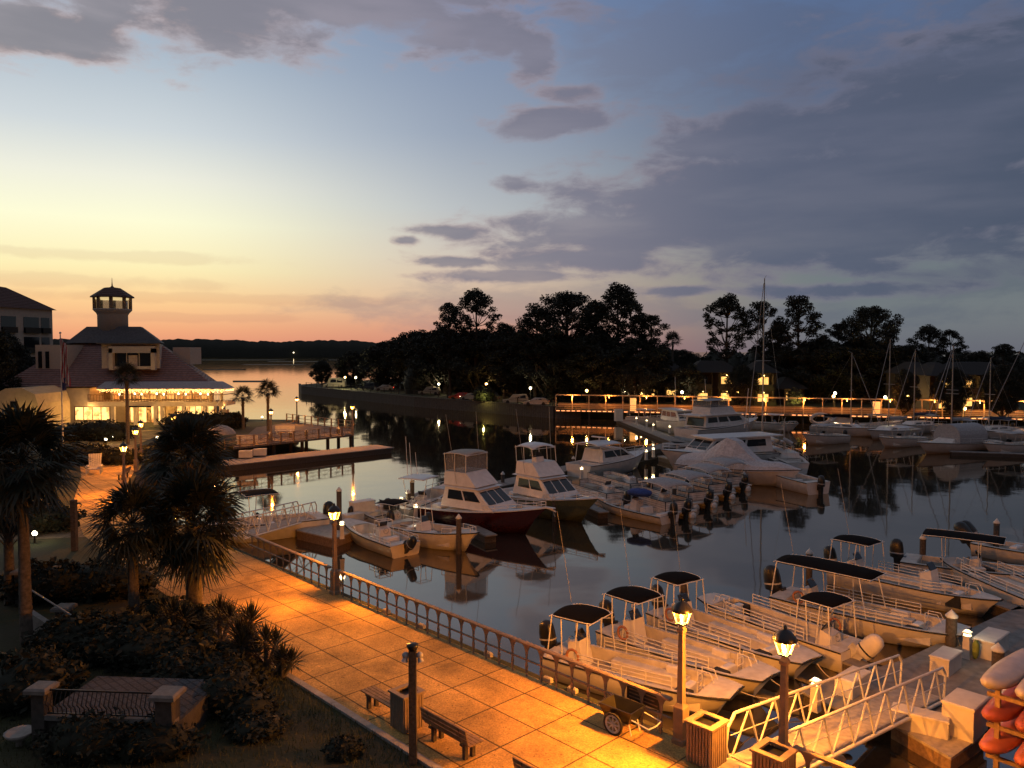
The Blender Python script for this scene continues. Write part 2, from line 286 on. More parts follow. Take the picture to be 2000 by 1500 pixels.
# ------------------------------------------------------------------ mesh builder
class MB:
    def __init__(s): s.v = []; s.f = []; s.sm = []
    def add(s, vs, fs, smooth=False, M=None):
        o = len(s.v)
        for p in vs:
            p = Vector(p)
            s.v.append(tuple(M @ p if M else p))
        for f in fs: s.f.append(tuple(i + o for i in f)); s.sm.append(smooth)
        return s
    def box(s, x0, x1, y0, y1, z0, z1, M=None):
        return s.hexa([(x0, y0, z0), (x1, y0, z0), (x1, y1, z0), (x0, y1, z0), (x0, y0, z1), (x1, y0, z1), (x1, y1, z1), (x0, y1, z1)], M)
    def hexa(s, v, M=None):
        return s.add(v, [(3, 2, 1, 0), (4, 5, 6, 7), (0, 1, 5, 4), (1, 2, 6, 5), (2, 3, 7, 6), (3, 0, 4, 7)], M=M)
    def rbox(s, x0, x1, y0, y1, z0, z1, c=.04, M=None):   # box with chamfered top
        s.box(x0, x1, y0, y1, z0, z1 - c, M)
        return s.hexa([(x0, y0, z1 - c), (x1, y0, z1 - c), (x1, y1, z1 - c), (x0, y1, z1 - c), (x0 + c, y0 + c, z1), (x1 - c, y0 + c, z1), (x1 - c, y1 - c, z1), (x0 + c, y1 - c, z1)], M)
    def bar(s, a, b, r, n=6, r2=None, smooth=True, caps=True):
        a, b = Vector(a), Vector(b); d = b - a
        if d.length < 1e-6: return s
        q = d.to_track_quat('Z', 'Y'); r2 = r if r2 is None else r2; vs = []
        for p, rr in ((a, r), (b, r2)):
            for i in range(n):
                t = 2 * math.pi * (i + .5) / n; vs.append(p + q @ Vector((rr * math.cos(t), rr * math.sin(t), 0)))
        fs = [(i, (i + 1) % n, n + (i + 1) % n, n + i) for i in range(n)]
        s.add(vs, fs, smooth and n > 4)
        if caps: s.add(vs, [tuple(range(n))[::-1], tuple(range(n, 2 * n))])
        return s
    def path(s, pts, r, n=6):
        for a, b in zip(pts, pts[1:]): s.bar(a, b, r, n)
        return s
    def lathe(s, prof, c=(0, 0, 0), n=12, smooth=True, ax=None):
        vs = []
        for r, z in prof:
            for i in range(n):
                t = 2 * math.pi * (i + .5) / n; vs.append((c[0] + r * math.cos(t), c[1] + r * math.sin(t), c[2] + z))
        fs = [(k * n + i, k * n + (i + 1) % n, (k + 1) * n + (i + 1) % n, (k + 1) * n + i) for k in range(len(prof) - 1) for i in range(n)]
        fs += [tuple(range(n))[::-1], tuple(range((len(prof) - 1) * n, len(prof) * n))]
        return s.add(vs, fs, smooth)
    def blob(s, c, rx, ry, rz, nu=10, nv=6, rnd=0, M=None):
        vs = []; fs = []
        for j in range(nv + 1):
            ph = math.pi * j / nv - math.pi / 2
            for i in range(nu):
                t = 2 * math.pi * i / nu; k = 1 + random.uniform(-rnd, rnd)
                vs.append((c[0] + k * rx * math.cos(ph) * math.cos(t), c[1] + k * ry * math.cos(ph) * math.sin(t), c[2] + k * rz * math.sin(ph)))
        for j in range(nv):
            for i in range(nu): fs.append((j * nu + i, j * nu + (i + 1) % nu, (j + 1) * nu + (i + 1) % nu, (j + 1) * nu + i))
        return s.add(vs, fs, True, M)
    def prism(s, poly, z0, z1):           # poly counter-clockwise (x, y)
        n = len(poly); vs = [(x, y, z0) for x, y in poly] + [(x, y, z1) for x, y in poly]
        return s.add(vs, [tuple(range(n))[::-1], tuple(range(n, 2 * n))] + [(i, (i + 1) % n, n + (i + 1) % n, n + i) for i in range(n)])
    def panel(s, q, a0, a1, b0, b1, off, th=.03):   # a thin plate on the face q (4 corners ccw seen from outside, q0-q1 the bottom)
        q = [Vector(p) for p in q]; nrm = (q[1] - q[0]).cross(q[3] - q[0]).normalized()
        def P(a, b): return (q[0] * (1 - a) + q[1] * a) * (1 - b) + (q[3] * (1 - a) + q[2] * a) * b
        c = [P(a0, b0), P(a1, b0), P(a1, b1), P(a0, b1)]
        return s.hexa([p + nrm * off for p in c] + [p + nrm * (off + th) for p in c])
    def leaf(s, p, r, up=0):
        a = Vector((random.gauss(0, 1), random.gauss(0, 1), random.gauss(0, .6))).normalized() * r
        b = Vector((random.gauss(0, 1), random.gauss(0, 1), random.gauss(0, 1))).normalized() * r * .6
        return s.add([p - a, p + b, p + a, p - b], [(0, 1, 2, 3)])
    def build(s, name, m, parent=None, loc=None):
        me = bpy.data.meshes.new(name); me.from_pydata(s.v, [], s.f); me.update()
        me.polygons.foreach_set('use_smooth', s.sm)
        me.materials.append(MT[m] if isinstance(m, str) else m)
        o = bpy.data.objects.new(name, me); COL.objects.link(o)
        if parent: o.parent = parent
        if loc: o.location = loc
        return o
def tag(o, label=None, cat=None, group=None, kind=None):
    for k, x in (('label', label), ('category', cat), ('group', group), ('kind', kind)):
        if x: o[k] = x
    return o
def empty(name, loc=(0, 0, 0), rz=0, label=None, cat=None, group=None):
    o = bpy.data.objects.new(name, None); COL.objects.link(o); o.location = loc; o.rotation_euler = (0, 0, rz); o.empty_display_size = .2
    return tag(o, label, cat, group)
KIDS = {}
def copy_tree(o, parent=None, first=True):
    if first:
        KIDS.clear()
        for x in COL.objects:
            if x.parent: KIDS.setdefault(x.parent.name, []).append(x)
    c = o.copy(); COL.objects.link(c); c.parent = parent
    for ch in KIDS.get(o.name, []): copy_tree(ch, c, False)
    return c
def place(o, loc, rz=0, label=None, sc=None):
    o.location = loc; o.rotation_euler = (0, 0, rz)
    if label: o['label'] = label
    if sc: o.scale = (sc,) * 3 if not isinstance(sc, tuple) else sc
    return o
def point(name, loc, e, c, parent=None, r=.12):
    l = bpy.data.lights.new(name, 'POINT'); l.energy = e; l.color = c; l.shadow_soft_size = r
    o = bpy.data.objects.new(name, l); COL.objects.link(o); o.location = loc; o.parent = parent; return o
def rows(proto, items, group=None):     # items: (loc, rz, label[, scale])
    out = []
    for i, it in enumerate(items):
        o = proto if i == 0 else copy_tree(proto)
        place(o, *it); out.append(o)
        if group: o['group'] = group
    return out
# ------------------------------------------------------------------ setting
PZ = 1.8
b = MB(); b.add([(-4500, -60, 0), (4500, -60, 0), (4500, 6000, 0), (-4500, 6000, 0)], [(0, 1, 2, 3)])
tag(b.build('water', 'water'), kind='structure')
def xy(u, v, z=PZ): p = at(u, v, z); return (p.x, p.y)
q0 = xy(1335, 1448); q1 = xy(662, 1160); q2 = xy(490, 1082)
d = Vector((q0[0] - q1[0], q0[1] - q1[1])).normalized(); nrm = Vector((-d.y, d.x))   # nrm points to the water
D3 = Vector((d.x, d.y, 0)); N3 = Vector((nrm.x, nrm.y, 0))
def on_rail(s, off=0, z=PZ): return Vector((q0[0], q0[1], z)) + D3 * s + N3 * off     # s metres from lamp by the cart, + is towards the camera
W = 5.3
shore = [tuple(on_rail(14, .25)[:2]), tuple(on_rail(-17.5, .25)[:2]), (q2[0], q2[1]), (-17.5, 42.5), (-23, 48.5), (-28.3, 57), (-33.5, 70), (-33, 77), (-31, 80), (-29.3, 84), (-31, 112), (-42, 113), (-52, 140), (-80, 160), (-400, 170), (-400, -40), (tuple(on_rail(14, .25)[:2])[0], -40)]
g = MB(); g.prism(shore, -2, PZ - .012)
tag(g.build('ground', 'lawn'), kind='structure')
# promenade sheet
A = [on_rail(14, 0), on_rail(-17.5, 0), Vector((q2[0] - .1, q2[1] - .2, 0)), Vector((-17.7, 42.2, 0)), Vector((-23.2, 48.2, 0)), Vector((-28.5, 56.6, 0)), Vector((-33.7, 69.7, 0)), Vector((-40, 82, 0)), Vector((-43, 97, 0)),
     Vector((-56, 98, 0)), Vector((-52, 82, 0)), Vector((-40.5, 72, 0)), Vector((-34.2, 61, 0)), Vector((-28.4, 49.5, 0)), Vector((-23.2, 41.5, 0)), Vector((-17, 34.4, 0)), on_rail(-17.5, -W), on_rail(14, -W)]
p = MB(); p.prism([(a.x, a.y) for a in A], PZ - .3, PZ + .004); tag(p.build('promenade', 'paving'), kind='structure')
pt_ = MB(); pt_.prism([(-22.8, 41.2), (-25.6, 45.2), (-33, 43.5), (-45, 44), (-45, 41.5), (-33, 40.5), (-27, 40.5)], PZ - .3, PZ - .004); tag(pt_.build('path', 'path_paving'), kind='structure')
sw = MB()
for a, c in zip(A[:7], A[1:7]):
    dd = (Vector((c.x, c.y, 0)) - Vector((a.x, a.y, 0))).normalized(); nn = Vector((dd.y, -dd.x, 0)) * .32
    a3, c3 = Vector((a.x, a.y, 0)), Vector((c.x, c.y, 0))
    for z0, z1, w0, w1 in ((-1.5, PZ - .15, .26, .32), ):
        sw.hexa([a3 + nn * (w0 / .32) + Vector((0, 0, z0)), c3 + nn * (w0 / .32) + Vector((0, 0, z0)), c3 + nn + Vector((0, 0, z0)), a3 + nn + Vector((0, 0, z0)),
                 a3 + nn * (w0 / .32) + Vector((0, 0, z1)), c3 + nn * (w0 / .32) + Vector((0, 0, z1)), c3 + nn + Vector((0, 0, z1)), a3 + nn + Vector((0, 0, z1))])
tag(sw.build('sea_wall', 'seawall'), 'brown sea wall under the near promenade railing', 'sea wall')
# kerb along the lawn
k = MB(); a0, a1 = on_rail(14, -W - .1), on_rail(-16.5, -W - .1)
k.hexa([v + Vector((0, 0, z)) for z in (-.2, .06) for v in (a0 - N3 * .1, a0 + N3 * .1, a1 + N3 * .1, a1 - N3 * .1)])
tag(k.build('kerb', 'concrete'), kind='structure')
# curb notches under the railing
# far shore
far = [(-57, 212), (-20, 163), (7.5, 135), (13, 136.4), (120, 109.8), (420, 60), (420, 330), (-20, 330), (-48, 262), (-62, 228)]
g = MB(); g.prism(far, -2, 1.9); tag(g.build('ground', 'lawn'), kind='structure')
fw = MB(); pts = [(-62.5, 228), (-57.2, 211.7), (-20.1, 162.7), (7.5, 134.7), (12, 134.9)]
for a, c in zip(pts, pts[1:]):
    a, c = Vector(a + (0,)), Vector(c + (0,)); dd = (c - a).normalized(); nn = Vector((dd.y, -dd.x, 0)) * .5
    for z0, z1, e in ((-1, 1.95, 0), (1.95, 2.15, .12)):
        o = nn * (1 + e); w0 = nn * -.05
        fw.hexa([v + Vector((0, 0, z)) for z in (z0, z1) for v in (a + w0, a + o, c + o, c + w0)])
tag(fw.build('sea_wall', 'seawall'), 'long brown sea wall round the far wooded point', 'sea wall')
# distant bank across the creek
random.seed(5)
h = MB(); n = 260; top = []; 
for i in range(n + 1):
    u = -400 + 1500 * i / n; x = (u - 1000) / F * 1490
    z = 11.8 + 23 * (1.0 if u < 800 else .95) * (.86 + .10 * math.sin(u * .021) + .05 * math.sin(u * .11 + 1) + random.uniform(-.08, .1)) - (4 if u > 520 else 0) * min(1, (u - 520) / 200)
    top.append((x, z))
vs = []; fs = []
for x, z in top: vs += [(x, 1488, -1), (x, 1490, z * .5), (x, 1500, z), (x, 1700, z * .7)]
for i in range(n):
    for k_ in range(3): fs.append((i * 4 + k_, (i + 1) * 4 + k_, (i + 1) * 4 + k_ + 1, i * 4 + k_ + 1))
h.add(vs, fs, True); tag(h.build('hills', 'oak_leaf'), kind='structure')
random.seed(6)
mm = MB()
for (u0, u1, v) in ((395, 480, 722), (470, 600, 712), (380, 560, 703), (520, 640, 706), (640, 700, 703), (455, 520, 745)):
    a, c = at(u0, v), at(u1, v); w = (a.y) * .012 if v < 718 else 2.2; vs = []; K = 14
    for i in range(K + 1):
        t = i / K; x = a.x + (c.x - a.x) * t; ww = w * math.sin(math.pi * t) ** .5 * random.uniform(.5, 1.3) + .1
        vs += [(x, a.y - ww, .0), (x, a.y, .35), (x, a.y + ww, .0)]
    mm.add(vs, [(i * 3 + j, i * 3 + 3 + j, i * 3 + 4 + j, i * 3 + 1 + j) for i in range(K) for j in (0, 1)])
tag(mm.build('marsh_grass', 'oak_leaf'), 'dark strips of marsh grass low in the creek', 'marsh grass', kind='stuff')
hl = empty('shore_lamp', at(574, 697), 0, 'tiny white light on the distant creek bank', 'lamp')
MB().bar((0, 0, 0), (0, 0, 8), .3).build('pole', 'bark', hl); MB().blob((0, -2, 8.3), 1.0, 1.0, 1.0).build('globe', 'bulb_pale', hl)

# ------------------------------------------------------------------ railings
def baluster_mb():
    m = MB(); prof = [(0, .025), (.15, .025), (.34, .055), (.42, .03), (.62, .03), (.80, .05), (.92, .11), (1.0, .20)]
    for (z0, w0), (z1, w1) in zip(prof, prof[1:]):
        m.hexa([(-w0, -.02, z0), (w0, -.02, z0), (w0, .02, z0), (-w0, .02, z0), (-w1, -.02, z1), (w1, -.02, z1), (w1, .02, z1), (-w1, .02, z1)])
    return m
BAL = None
def harbour_railing(a, c, label, step=.62):
    global BAL
    a, c = Vector(a), Vector(c); L = (c - a).length; rz = math.atan2(c.y - a.y, c.x - a.x)
    root = empty('harbour_railing', a, rz, label, 'railing', 'railings along the near promenade')
    MB().rbox(0, L, -.075, .075, 1.0, 1.08, .03).build('top_rail', 'painted_rail', root)
    MB().box(0, L, -.025, .025, .5, .55).build('mid_rail', 'painted_rail', root)
    n = int(L / step)
    for i in range(n):
        o = None
        if BAL is None: o = baluster_mb().build('baluster', 'painted_rail', root); BAL = o
        else:
            o = bpy.data.objects.new('baluster', BAL.data); COL.objects.link(o); o.parent = root
        o.location = ((i + .5) * L / n, 0, 0)
    return root
P0 = on_rail(0, -.12); P1 = Vector((q1[0], q1[1], PZ))
harbour_railing(on_rail(-16.75 + .3, -.12), on_rail(-.3, -.12), 'long promenade railing with flared balusters from the middle lamp post to the dock cart')
harbour_railing(Vector((q2[0], q2[1] - .2, PZ)), on_rail(-17.1, -.12), 'railing with flared balusters between the middle lamp post and the palms')
harbour_railing(on_rail(3.0, -.12), on_rail(9, -.12), 'railing running out of the picture past the lamp post by the gangway')
# small concrete toe blocks
def toe():
    m = MB(); m.rbox(-.16, .16, -.07, .07, -.02, .14, .04); return m
t0 = toe().build('edge_block', 'concrete')
tag(t0, 'x', 'block', 'small blocks at the foot of the railing')
rows(t0, [(on_rail(s, .12), RA, l) for s, l in ((-3.9, 'small pale block at the railing foot nearest the dock cart'), (-4.9, 'small pale block at the railing foot, second from the dock cart'),
     (-7.6, 'small pale block at the railing foot behind the dark post top'), (-11.2, 'small pale block at the railing foot halfway to the middle lamp'), (-13.4, 'small pale block at the railing foot nearest the middle lamp'))])

# ------------------------------------------------------------------ lamp posts
def lamp_post(energy=2700, bright='bulb'):
    r = empty('lamp_post', (0, 0, 0), 0, 'x', 'lamp post')
    m = MB(); m.lathe([(.24, 0), (.24, .12), (.2, .16), (.2, .95), (.16, 1.0), (.13, 1.05)], n=4, smooth=False); m.build('base', 'painted_rail', r)
    MB().lathe([(.115, 1.0), (.09, 2.85), (.13, 2.88), (.13, 2.95), (.09, 3.0), (.06, 3.04), (.14, 3.08)], n=4, smooth=False).build('pole', 'painted_rail', r)
    ln = MB(); rb = MB()
    ln.lathe([(.15, 3.07), (.15, 3.1)], n=4, smooth=False)
    top = ln.build('lantern', 'black_metal', r)
    for i in range(4):
        t = math.pi / 4 + i * math.pi / 2; rb.bar((.12 * math.cos(t), .12 * math.sin(t), 3.08), (.235 * math.cos(t), .235 * math.sin(t), 3.42), .022, 4)
    rb.build('frame', 'lamp_rib_glow', top)
    g = MB()
    for i in range(4):
        t0, t1 = math.pi / 4 + i * math.pi / 2, math.pi / 4 + (i + 1) * math.pi / 2
        g.add([(.12 * math.cos(t0), .12 * math.sin(t0), 3.09), (.12 * math.cos(t1), .12 * math.sin(t1), 3.09), (.235 * math.cos(t1), .235 * math.sin(t1), 3.42), (.235 * math.cos(t0), .235 * math.sin(t0), 3.42)], [(0, 1, 2, 3)])
    g.build('glass', 'lamp_glass', top)
    MB().lathe([(.018, 3.1), (.03, 3.14), (.026, 3.22), (.008, 3.3)], n=8).build('bulb', bright, top)
    MB().lathe([(.27, 3.41), (.28, 3.43), (.24, 3.52), (.15, 3.62), (.07, 3.66), (.04, 3.68), (.05, 3.72), (.0, 3.78)], n=8).build('roof', 'black_metal', top)
    point('lamp_light', (0, 0, 3.375), energy, HPS, r, .055)
    return r
lp = lamp_post()
NEAR_E = 1500
spots = [(on_rail(0.0, -.12), RA, 'tall square lamp post at the bin and dock cart, lantern lit'),
         (on_rail(-16.75, -.12), RA, 'lamp post on the railing in front of the yellow skiff, lantern lit'),
         (on_rail(2.75, -.12), RA, 'lamp post rising from the slatted bin at the gangway, lantern lit'),
         (at(243, 969, PZ), 0, 'lamp post on the orange path beside a bench, seen between the palms')]
rows(lp, spots, 'lantern lamp posts on the near promenade')
for o in [x for x in COL.objects if x.type == 'LIGHT' and x.parent and x.parent.get('label', '').startswith(('tall square', 'lamp post rising'))]: o.data = o.data.copy(); o.data.energy = 4200
lf = lamp_post(1500, 'bulb_far')
rows(lf, [(at(266, 921, PZ), 0, 'distant lamp post at the restaurant end of the path, in front of the hedge'),
          (at(276, 900, PZ), 0, 'most distant lamp post on the path by the restaurant doors'),
          (at(530, 864, PZ), 0, 'short lamp post beside the two palms near the pier'),
          (at(580, 827, PZ), 0, 'lamp post at the landward end of the pier railing, against bright water'),
          (at(689, 850, PZ), 0, 'lamp post at the outer end of the pier'),
          (at(340, 880, PZ), 0, 'lamp post half hidden by the central palm crown'),
          (on_rail(10, -.12), RA, 'lamp post on the railing outside the picture')], 'lantern lamp posts round the harbour')

# ------------------------------------------------------------------ street furniture
def bin_(wd=.62, h=.95, m1='timber'):
    r = empty('litter_bin', (0, 0, 0), 0, 'x', 'bin', 'slatted litter bins'); w = wd / 2
    MB().box(-w + .04, w - .04, -w + .04, w - .04, .05, h - .06).build('liner', 'black_metal', r)
    s = MB(); n = 8
    for i in range(n):
        x = -w + (i + .5) * wd / n
        for yy in (-w, w): s.box(x - .027, x + .027, yy - .018, yy + .018, .04, h)
        for xx in (-w, w): s.box(xx - .018, xx + .018, x - .027, x + .027, .04, h)
    s.build('slats', m1, r)
    t = MB(); k = w + .05
    for a in ((-k, k, -k, -k + .14), (-k, k, k - .14, k), (-k, -k + .14, -k + .14, k - .14), (k - .14, k, -k + .14, k - .14)): t.box(a[0], a[1], a[2], a[3], h, h + .05)
    t.build('rim', m1, r)
    MB().add([(-w, -w, h - .12), (w, -w, h - .12), (w, w, h - .12), (-w, w, h - .12)], [(0, 1, 2, 3)]).build('lid', 'rubber', r)
    return r
bn = bin_(.62, .95, 'painted_rail')
rows(bn, [(at(795, 1420, PZ), RA, 'open slatted litter bin between the two benches'),
          (on_rail(.95, -.45), RA, 'slatted litter bin beside the brighter lamp post and the dock cart', (1.1, 1.1, 1.05)),
          (on_rail(2.75, -.55), RA, 'slatted litter bin in the bottom corner at the gangway lamp post', (1.1, 1.1, 1.05))])
def bench():
    r = empty('bench', (0, 0, 0), 0, 'x', 'bench', 'wooden benches on the promenade')
    s = MB()
    for i in range(4): s.box(-.9, .9, -.2 + i * .115, -.2 + i * .115 + .095, .43, .465)
    s.build('seat', 'timber', r)
    bk = MB(); M = Matrix.Translation((0, -.25, .52)) @ Matrix.Rotation(R(12), 4, 'X')
    for i in range(3): bk.box(-.9, .9, -.018, .018, i * .125, i * .125 + .11, M)
    bk.build('backrest', 'timber', r)
    for x in (-.62, .62):
        MB().box(x - .05, x + .05, -.16, -.06, 0, .43).box(x - .05, x + .05, .08, .18, 0, .43).box(x - .05, x + .05, -.25, .24, .38, .43).bar((x, -.22, .42), (x, -.32, .85), .028, 4).build('leg', 'piling', r)
    return r
be = bench()
rows(be, [(at(752, 1396, PZ), RA, 'wooden bench left of the open slatted bin'), (at(884, 1462, PZ), RA, 'wooden bench seen from behind, right of the dark wooden post'),
          (at(1078, 1574, PZ), RA, 'bench end just showing at the bottom edge of the picture'),
          (at(241, 935, PZ), R(100), 'small dark bench at the foot of the lamp post on the orange path')])
for x in [x for x in COL.objects if x.parent == be and not x.name.startswith('seat')]: bpy.data.objects.remove(x)
for x in (-.62, .62): MB().box(x - .05, x + .05, -.16, -.06, 0, .43).box(x - .05, x + .05, .08, .18, 0, .43).box(x - .05, x + .05, -.2, .24, .38, .43).build('leg', 'piling', be)
be['label'] = 'backless slatted bench left of the open slatted bin'
# timber post with lamp heads
pp = empty('timber_post', at(807, 1490, PZ), 0, 'dark square timber post with two floodlight heads on the lawn edge', 'post')
MB().box(-.09, .09, -.09, .09, 0, 2.78).build('post', 'piling', pp)
MB().lathe([(.10, 2.78), (.15, 2.88), (.15, 2.93), (.0, 2.95)], n=8).build('cap', 'black_metal', pp)
for s in (-1, 1):
    q = MB().blob((s * .17, 0, 2.66), .09, .08, .08, 10, 6).bar((s * .17, 0, 2.6), (s * .2, -.02, 2.5), .06, 8, .085).build('floodlight', 'grey_fibreglass', pp)
pp2 = empty('timber_post', at(146, 1075, PZ), 0, 'dark timber post with a hooked lamp arm beside the orange path', 'post')
MB().box(-.12, .12, -.12, .12, 0, 2.55).build('post', 'piling', pp2); MB().path([(.12, 0, 2.35), (.3, 0, 2.4), (.38, 0, 2.3), (.34, 0, 2.2)], .03).build('arm', 'black_metal', pp2)
# dock carts
def cart():
    r = empty('dock_cart', (0, 0, 0), 0, 'x', 'cart')
    m = MB(); b0, b1 = (.36, .26), (.52, .36); z0, z1 = .32, .68
    o = [(-b0[0], -b0[1], z0), (b0[0], -b0[1], z0), (b0[0], b0[1], z0), (-b0[0], b0[1], z0), (-b1[0], -b1[1], z1), (b1[0], -b1[1], z1), (b1[0], b1[1], z1), (-b1[0], b1[1], z1)]
    m.add(o, [(3, 2, 1, 0), (0, 1, 5, 4), (1, 2, 6, 5), (2, 3, 7, 6), (3, 0, 4, 7)])
    i_ = [(x * .93, y * .9, z + (.03 if z < .5 else 0)) for x, y, z in o]; m.add(i_, [(0, 1, 2, 3), (4, 5, 1, 0), (5, 6, 2, 1), (6, 7, 3, 2), (7, 4, 0, 3)])
    m.add(o[4:] + i_[4:], [(0, 1, 5, 4), (1, 2, 6, 5), (2, 3, 7, 6), (3, 0, 4, 7)]); m.build('tub', 'black_metal', r)
    for s in (-1, 1):
        w = MB(); y = s * .42
        w2 = MB()
        for i in range(16):
            a0, a1 = 2 * math.pi * i / 16, 2 * math.pi * (i + 1) / 16
            w.bar((.27 * math.cos(a0), y, .28 + .27 * math.sin(a0)), (.27 * math.cos(a1), y, .28 + .27 * math.sin(a1)), .035, 6)
            w2.bar((.215 * math.cos(a0), y, .28 + .215 * math.sin(a0)), (.215 * math.cos(a1), y, .28 + .215 * math.sin(a1)), .028, 6)
        for i in range(8):
            a0 = 2 * math.pi * i / 8; w2.bar((0, y, .28), (.21 * math.cos(a0), y, .28 + .21 * math.sin(a0)), .02, 5)
        w2.bar((0, y - .04, .28), (0, y + .04, .28), .05, 8)
        t = w.build('wheel', 'rubber', r); w2.build('rim', 'wheel_white', t)
    MB().path([(.5, .3, .5), (1.0, .3, .42), (1.05, 0, .42), (1.0, -.3, .42), (.5, -.3, .5)], .02).bar((.35, .2, .3), (.42, .2, .02), .02).bar((.35, -.2, .3), (.42, -.2, .02), .02).build('handle', 'alu', r)
    return r
ct = cart()
rows(ct, [(on_rail(-1.5, -.62), RA + R(4), 'black dock cart with a pale spoked wheel on the promenade edge', 1.0)])
sg = empty('notice_board', on_rail(-1.2, -.05, PZ + .25), RA, 'dark notice board fixed to the railing above the dock cart', 'sign')
MB().box(-.55, .55, -.05, -.02, .35, .85).build('board', 'black_metal', sg)
MB().bar((-.45, -.02, -.25), (-.45, -.02, .8), .02).bar((.45, -.02, -.25), (.45, -.02, .8), .02).build('bracket', 'steel', sg)
sl = MB()
for i in range(4): sl.box(-.46, .46 - .1 * (i % 2), -.054, -.051, .42 + i * .1, .455 + i * .1)
sl.build('lettering_band', 'timber', sg)

# ------------------------------------------------------------------ docks, pilings, gangways
def dock_float(name, label, pts, z=.5, th=.45, m='dock', cat='dock', fm='piling'):
    r = empty(name, (pts[0][0], pts[0][1], 0), 0, label, cat)
    o = Vector((pts[0][0], pts[0][1], 0)); pl = [(x - o.x, y - o.y) for x, y in pts]
    ar = sum(a[0] * c[1] - c[0] * a[1] for a, c in zip(pl, pl[1:] + pl[:1]))
    if ar < 0: pl = pl[::-1]
    cx = sum(a[0] for a in pl) / len(pl); cy = sum(a[1] for a in pl) / len(pl)
    MB().prism(pl, z - .08, z).build('deck', m, r)
    MB().prism([(cx + (x - cx) * .97, cy + (y - cy) * .97) for x, y in pl], -.25, z - .08).build('float', fm, r)
    return r
def strip(a, c, w, side=0):   # rectangle around the line a-c
    a, c = Vector(a[:2]), Vector(c[:2]); dd = (c - a).normalized(); n_ = Vector((-dd.y, dd.x)) * w / 2; o = n_ * side
    return [tuple(a - n_ + o), tuple(c - n_ + o), tuple(c + n_ + o), tuple(a + n_ + o)]
def piling_mb(h=3.0): pass
def piling(h=2.6, r_=.16):
    r = empty('piling', (0, 0, 0), 0, 'x', 'piling', 'capped dock pilings')
    MB().lathe([(r_, -1.5), (r_, h), (r_ * .9, h + .01)], n=10).build('pile', 'piling', r)
    MB().lathe([(r_ * 1.15, h - .04), (r_ * 1.15, h + .02), (.0, h + .26)], n=10).build('cap', 'cap', r)
    return r
def px_pile(u, vt, d): # top of pile at pixel, distance d
    p_ = atd(u, vt, d); return (p_.x, p_.y, 0), p_.z
PL = [(1859, 1190, 29.2, 'thick capped piling at the bow of the long black canopied skiff'), (1950, 1255, 26.8, 'capped piling standing in the dock beside the kayak rack'),
      (1581, 1070, 38.5, 'capped piling behind the stern of the long black canopied skiff'), (1803, 1042, 41.5, 'capped piling behind the console skiff on the right'),
      (1947, 1012, 44, 'tall capped piling near the right edge, in open water'), (1336, 1118, 33.5, 'capped piling behind the canopy of the third tour skiff'),
      (896, 1003, 44.5, 'piling at the bow of the centre console boat'), (797, 955, 54, 'dark piling beside the glowing pedestal left of the red boat'),
      (805, 934, 56, 'uncapped looking dark piling behind the black bimini'), (662, 950, 48, 'dark piling rising directly behind the middle lamp post'),
      (1083, 968, 53, 'piling between the red boat bow and the green boat'), (1317, 945, 58, 'piling amid the pontoon boats by the blue cover'),
      (1453, 920, 66, 'piling with white cap at the end of the pontoon boats'), (1120, 890, 74, 'piling with white cap left of the first pontoon boat'),
      (1142, 1000, 60, 'piling hidden behind the green boat bow'), (1855, 853, 98, 'thin piling in front of the covered sailboats'),
      (1960, 845, 100, 'thin piling near the right edge by the covered sailboats'), (1786, 845, 100, 'thin piling at the bow of the covered sailboat'),
      (982, 920, 66, 'piling cap peeping beside the red boat flybridge')]
for i, (u, vt, dd, lab) in enumerate(PL):
    loc, zt = px_pile(u, vt, dd)
    if i in (0, 1): o = piling(zt - .26, .2)
    else: o = piling(zt - .26)
    place(o, loc, 0, lab)
def gangway(a, c, w, label, n, h=1.05):
    a, c = Vector(a), Vector(c); L = (c - a).length; hor = math.hypot(c.x - a.x, c.y - a.y)
    r = empty('gangway', a, math.atan2(c.y - a.y, c.x - a.x), label, 'gangway', 'white truss gangways'); r.rotation_euler[1] = -math.atan2(c.z - a.z, hor)
    MB().box(0, L, -w / 2 + .05, w / 2 - .05, -.02, .04).build('deck', 'concrete', r)
    for s in (-1, 1):
        y = s * w / 2; t = MB()
        t.path([(-.0, y, -.05), (-.18, y, .3), (-.15, y, .75), (.12, y, h), (L - .3, y, h), (L - .02, y, .8), (L, y, -.05)], .04, 8)
        t.bar((0, y, -.06), (L, y, -.06), .06, 6); t.bar((.0, y, h * .5), (L, y, h * .5), .015, 5)
        for i in range(n):
            x0 = .15 + (L - .4) * i / n; x1 = .15 + (L - .4) * (i + .5) / n; x2 = .15 + (L - .4) * (i + 1) / n
            t.bar((x0, y, -.02), (x1, y, h), .028, 6); t.bar((x1, y, h), (x2, y, -.02), .028, 6)
        t.build('side_truss', 'cap', r)
    return r
ga = on_rail(1.9, .1, PZ + .02)
gb = at(1800, 1352, .6)
GD = Vector((gb.x - ga.x, gb.y - ga.y, 0)).normalized(); GN = Vector((-GD.y, GD.x, 0))
gangway(ga, gb, 1.35, 'wide white truss gangway from the promenade down to the near floating dock', 8)
MB_ = MB().prism([tuple((ga + GD * a + GN * b_)[:2]) for a, b_ in ((-1.2, -.75), (.15, -.75), (.15, .75), (-1.2, .75))], PZ - .1, PZ + .03)
tag(MB_.build('gangway_threshold', 'concrete'), 'pale concrete slab at the head of the near gangway', 'slab')
def gp(a, b_): p_ = Vector((ga.x, ga.y, 0)) + GD * a + GN * b_; return (p_.x, p_.y)    # coordinates along the gangway
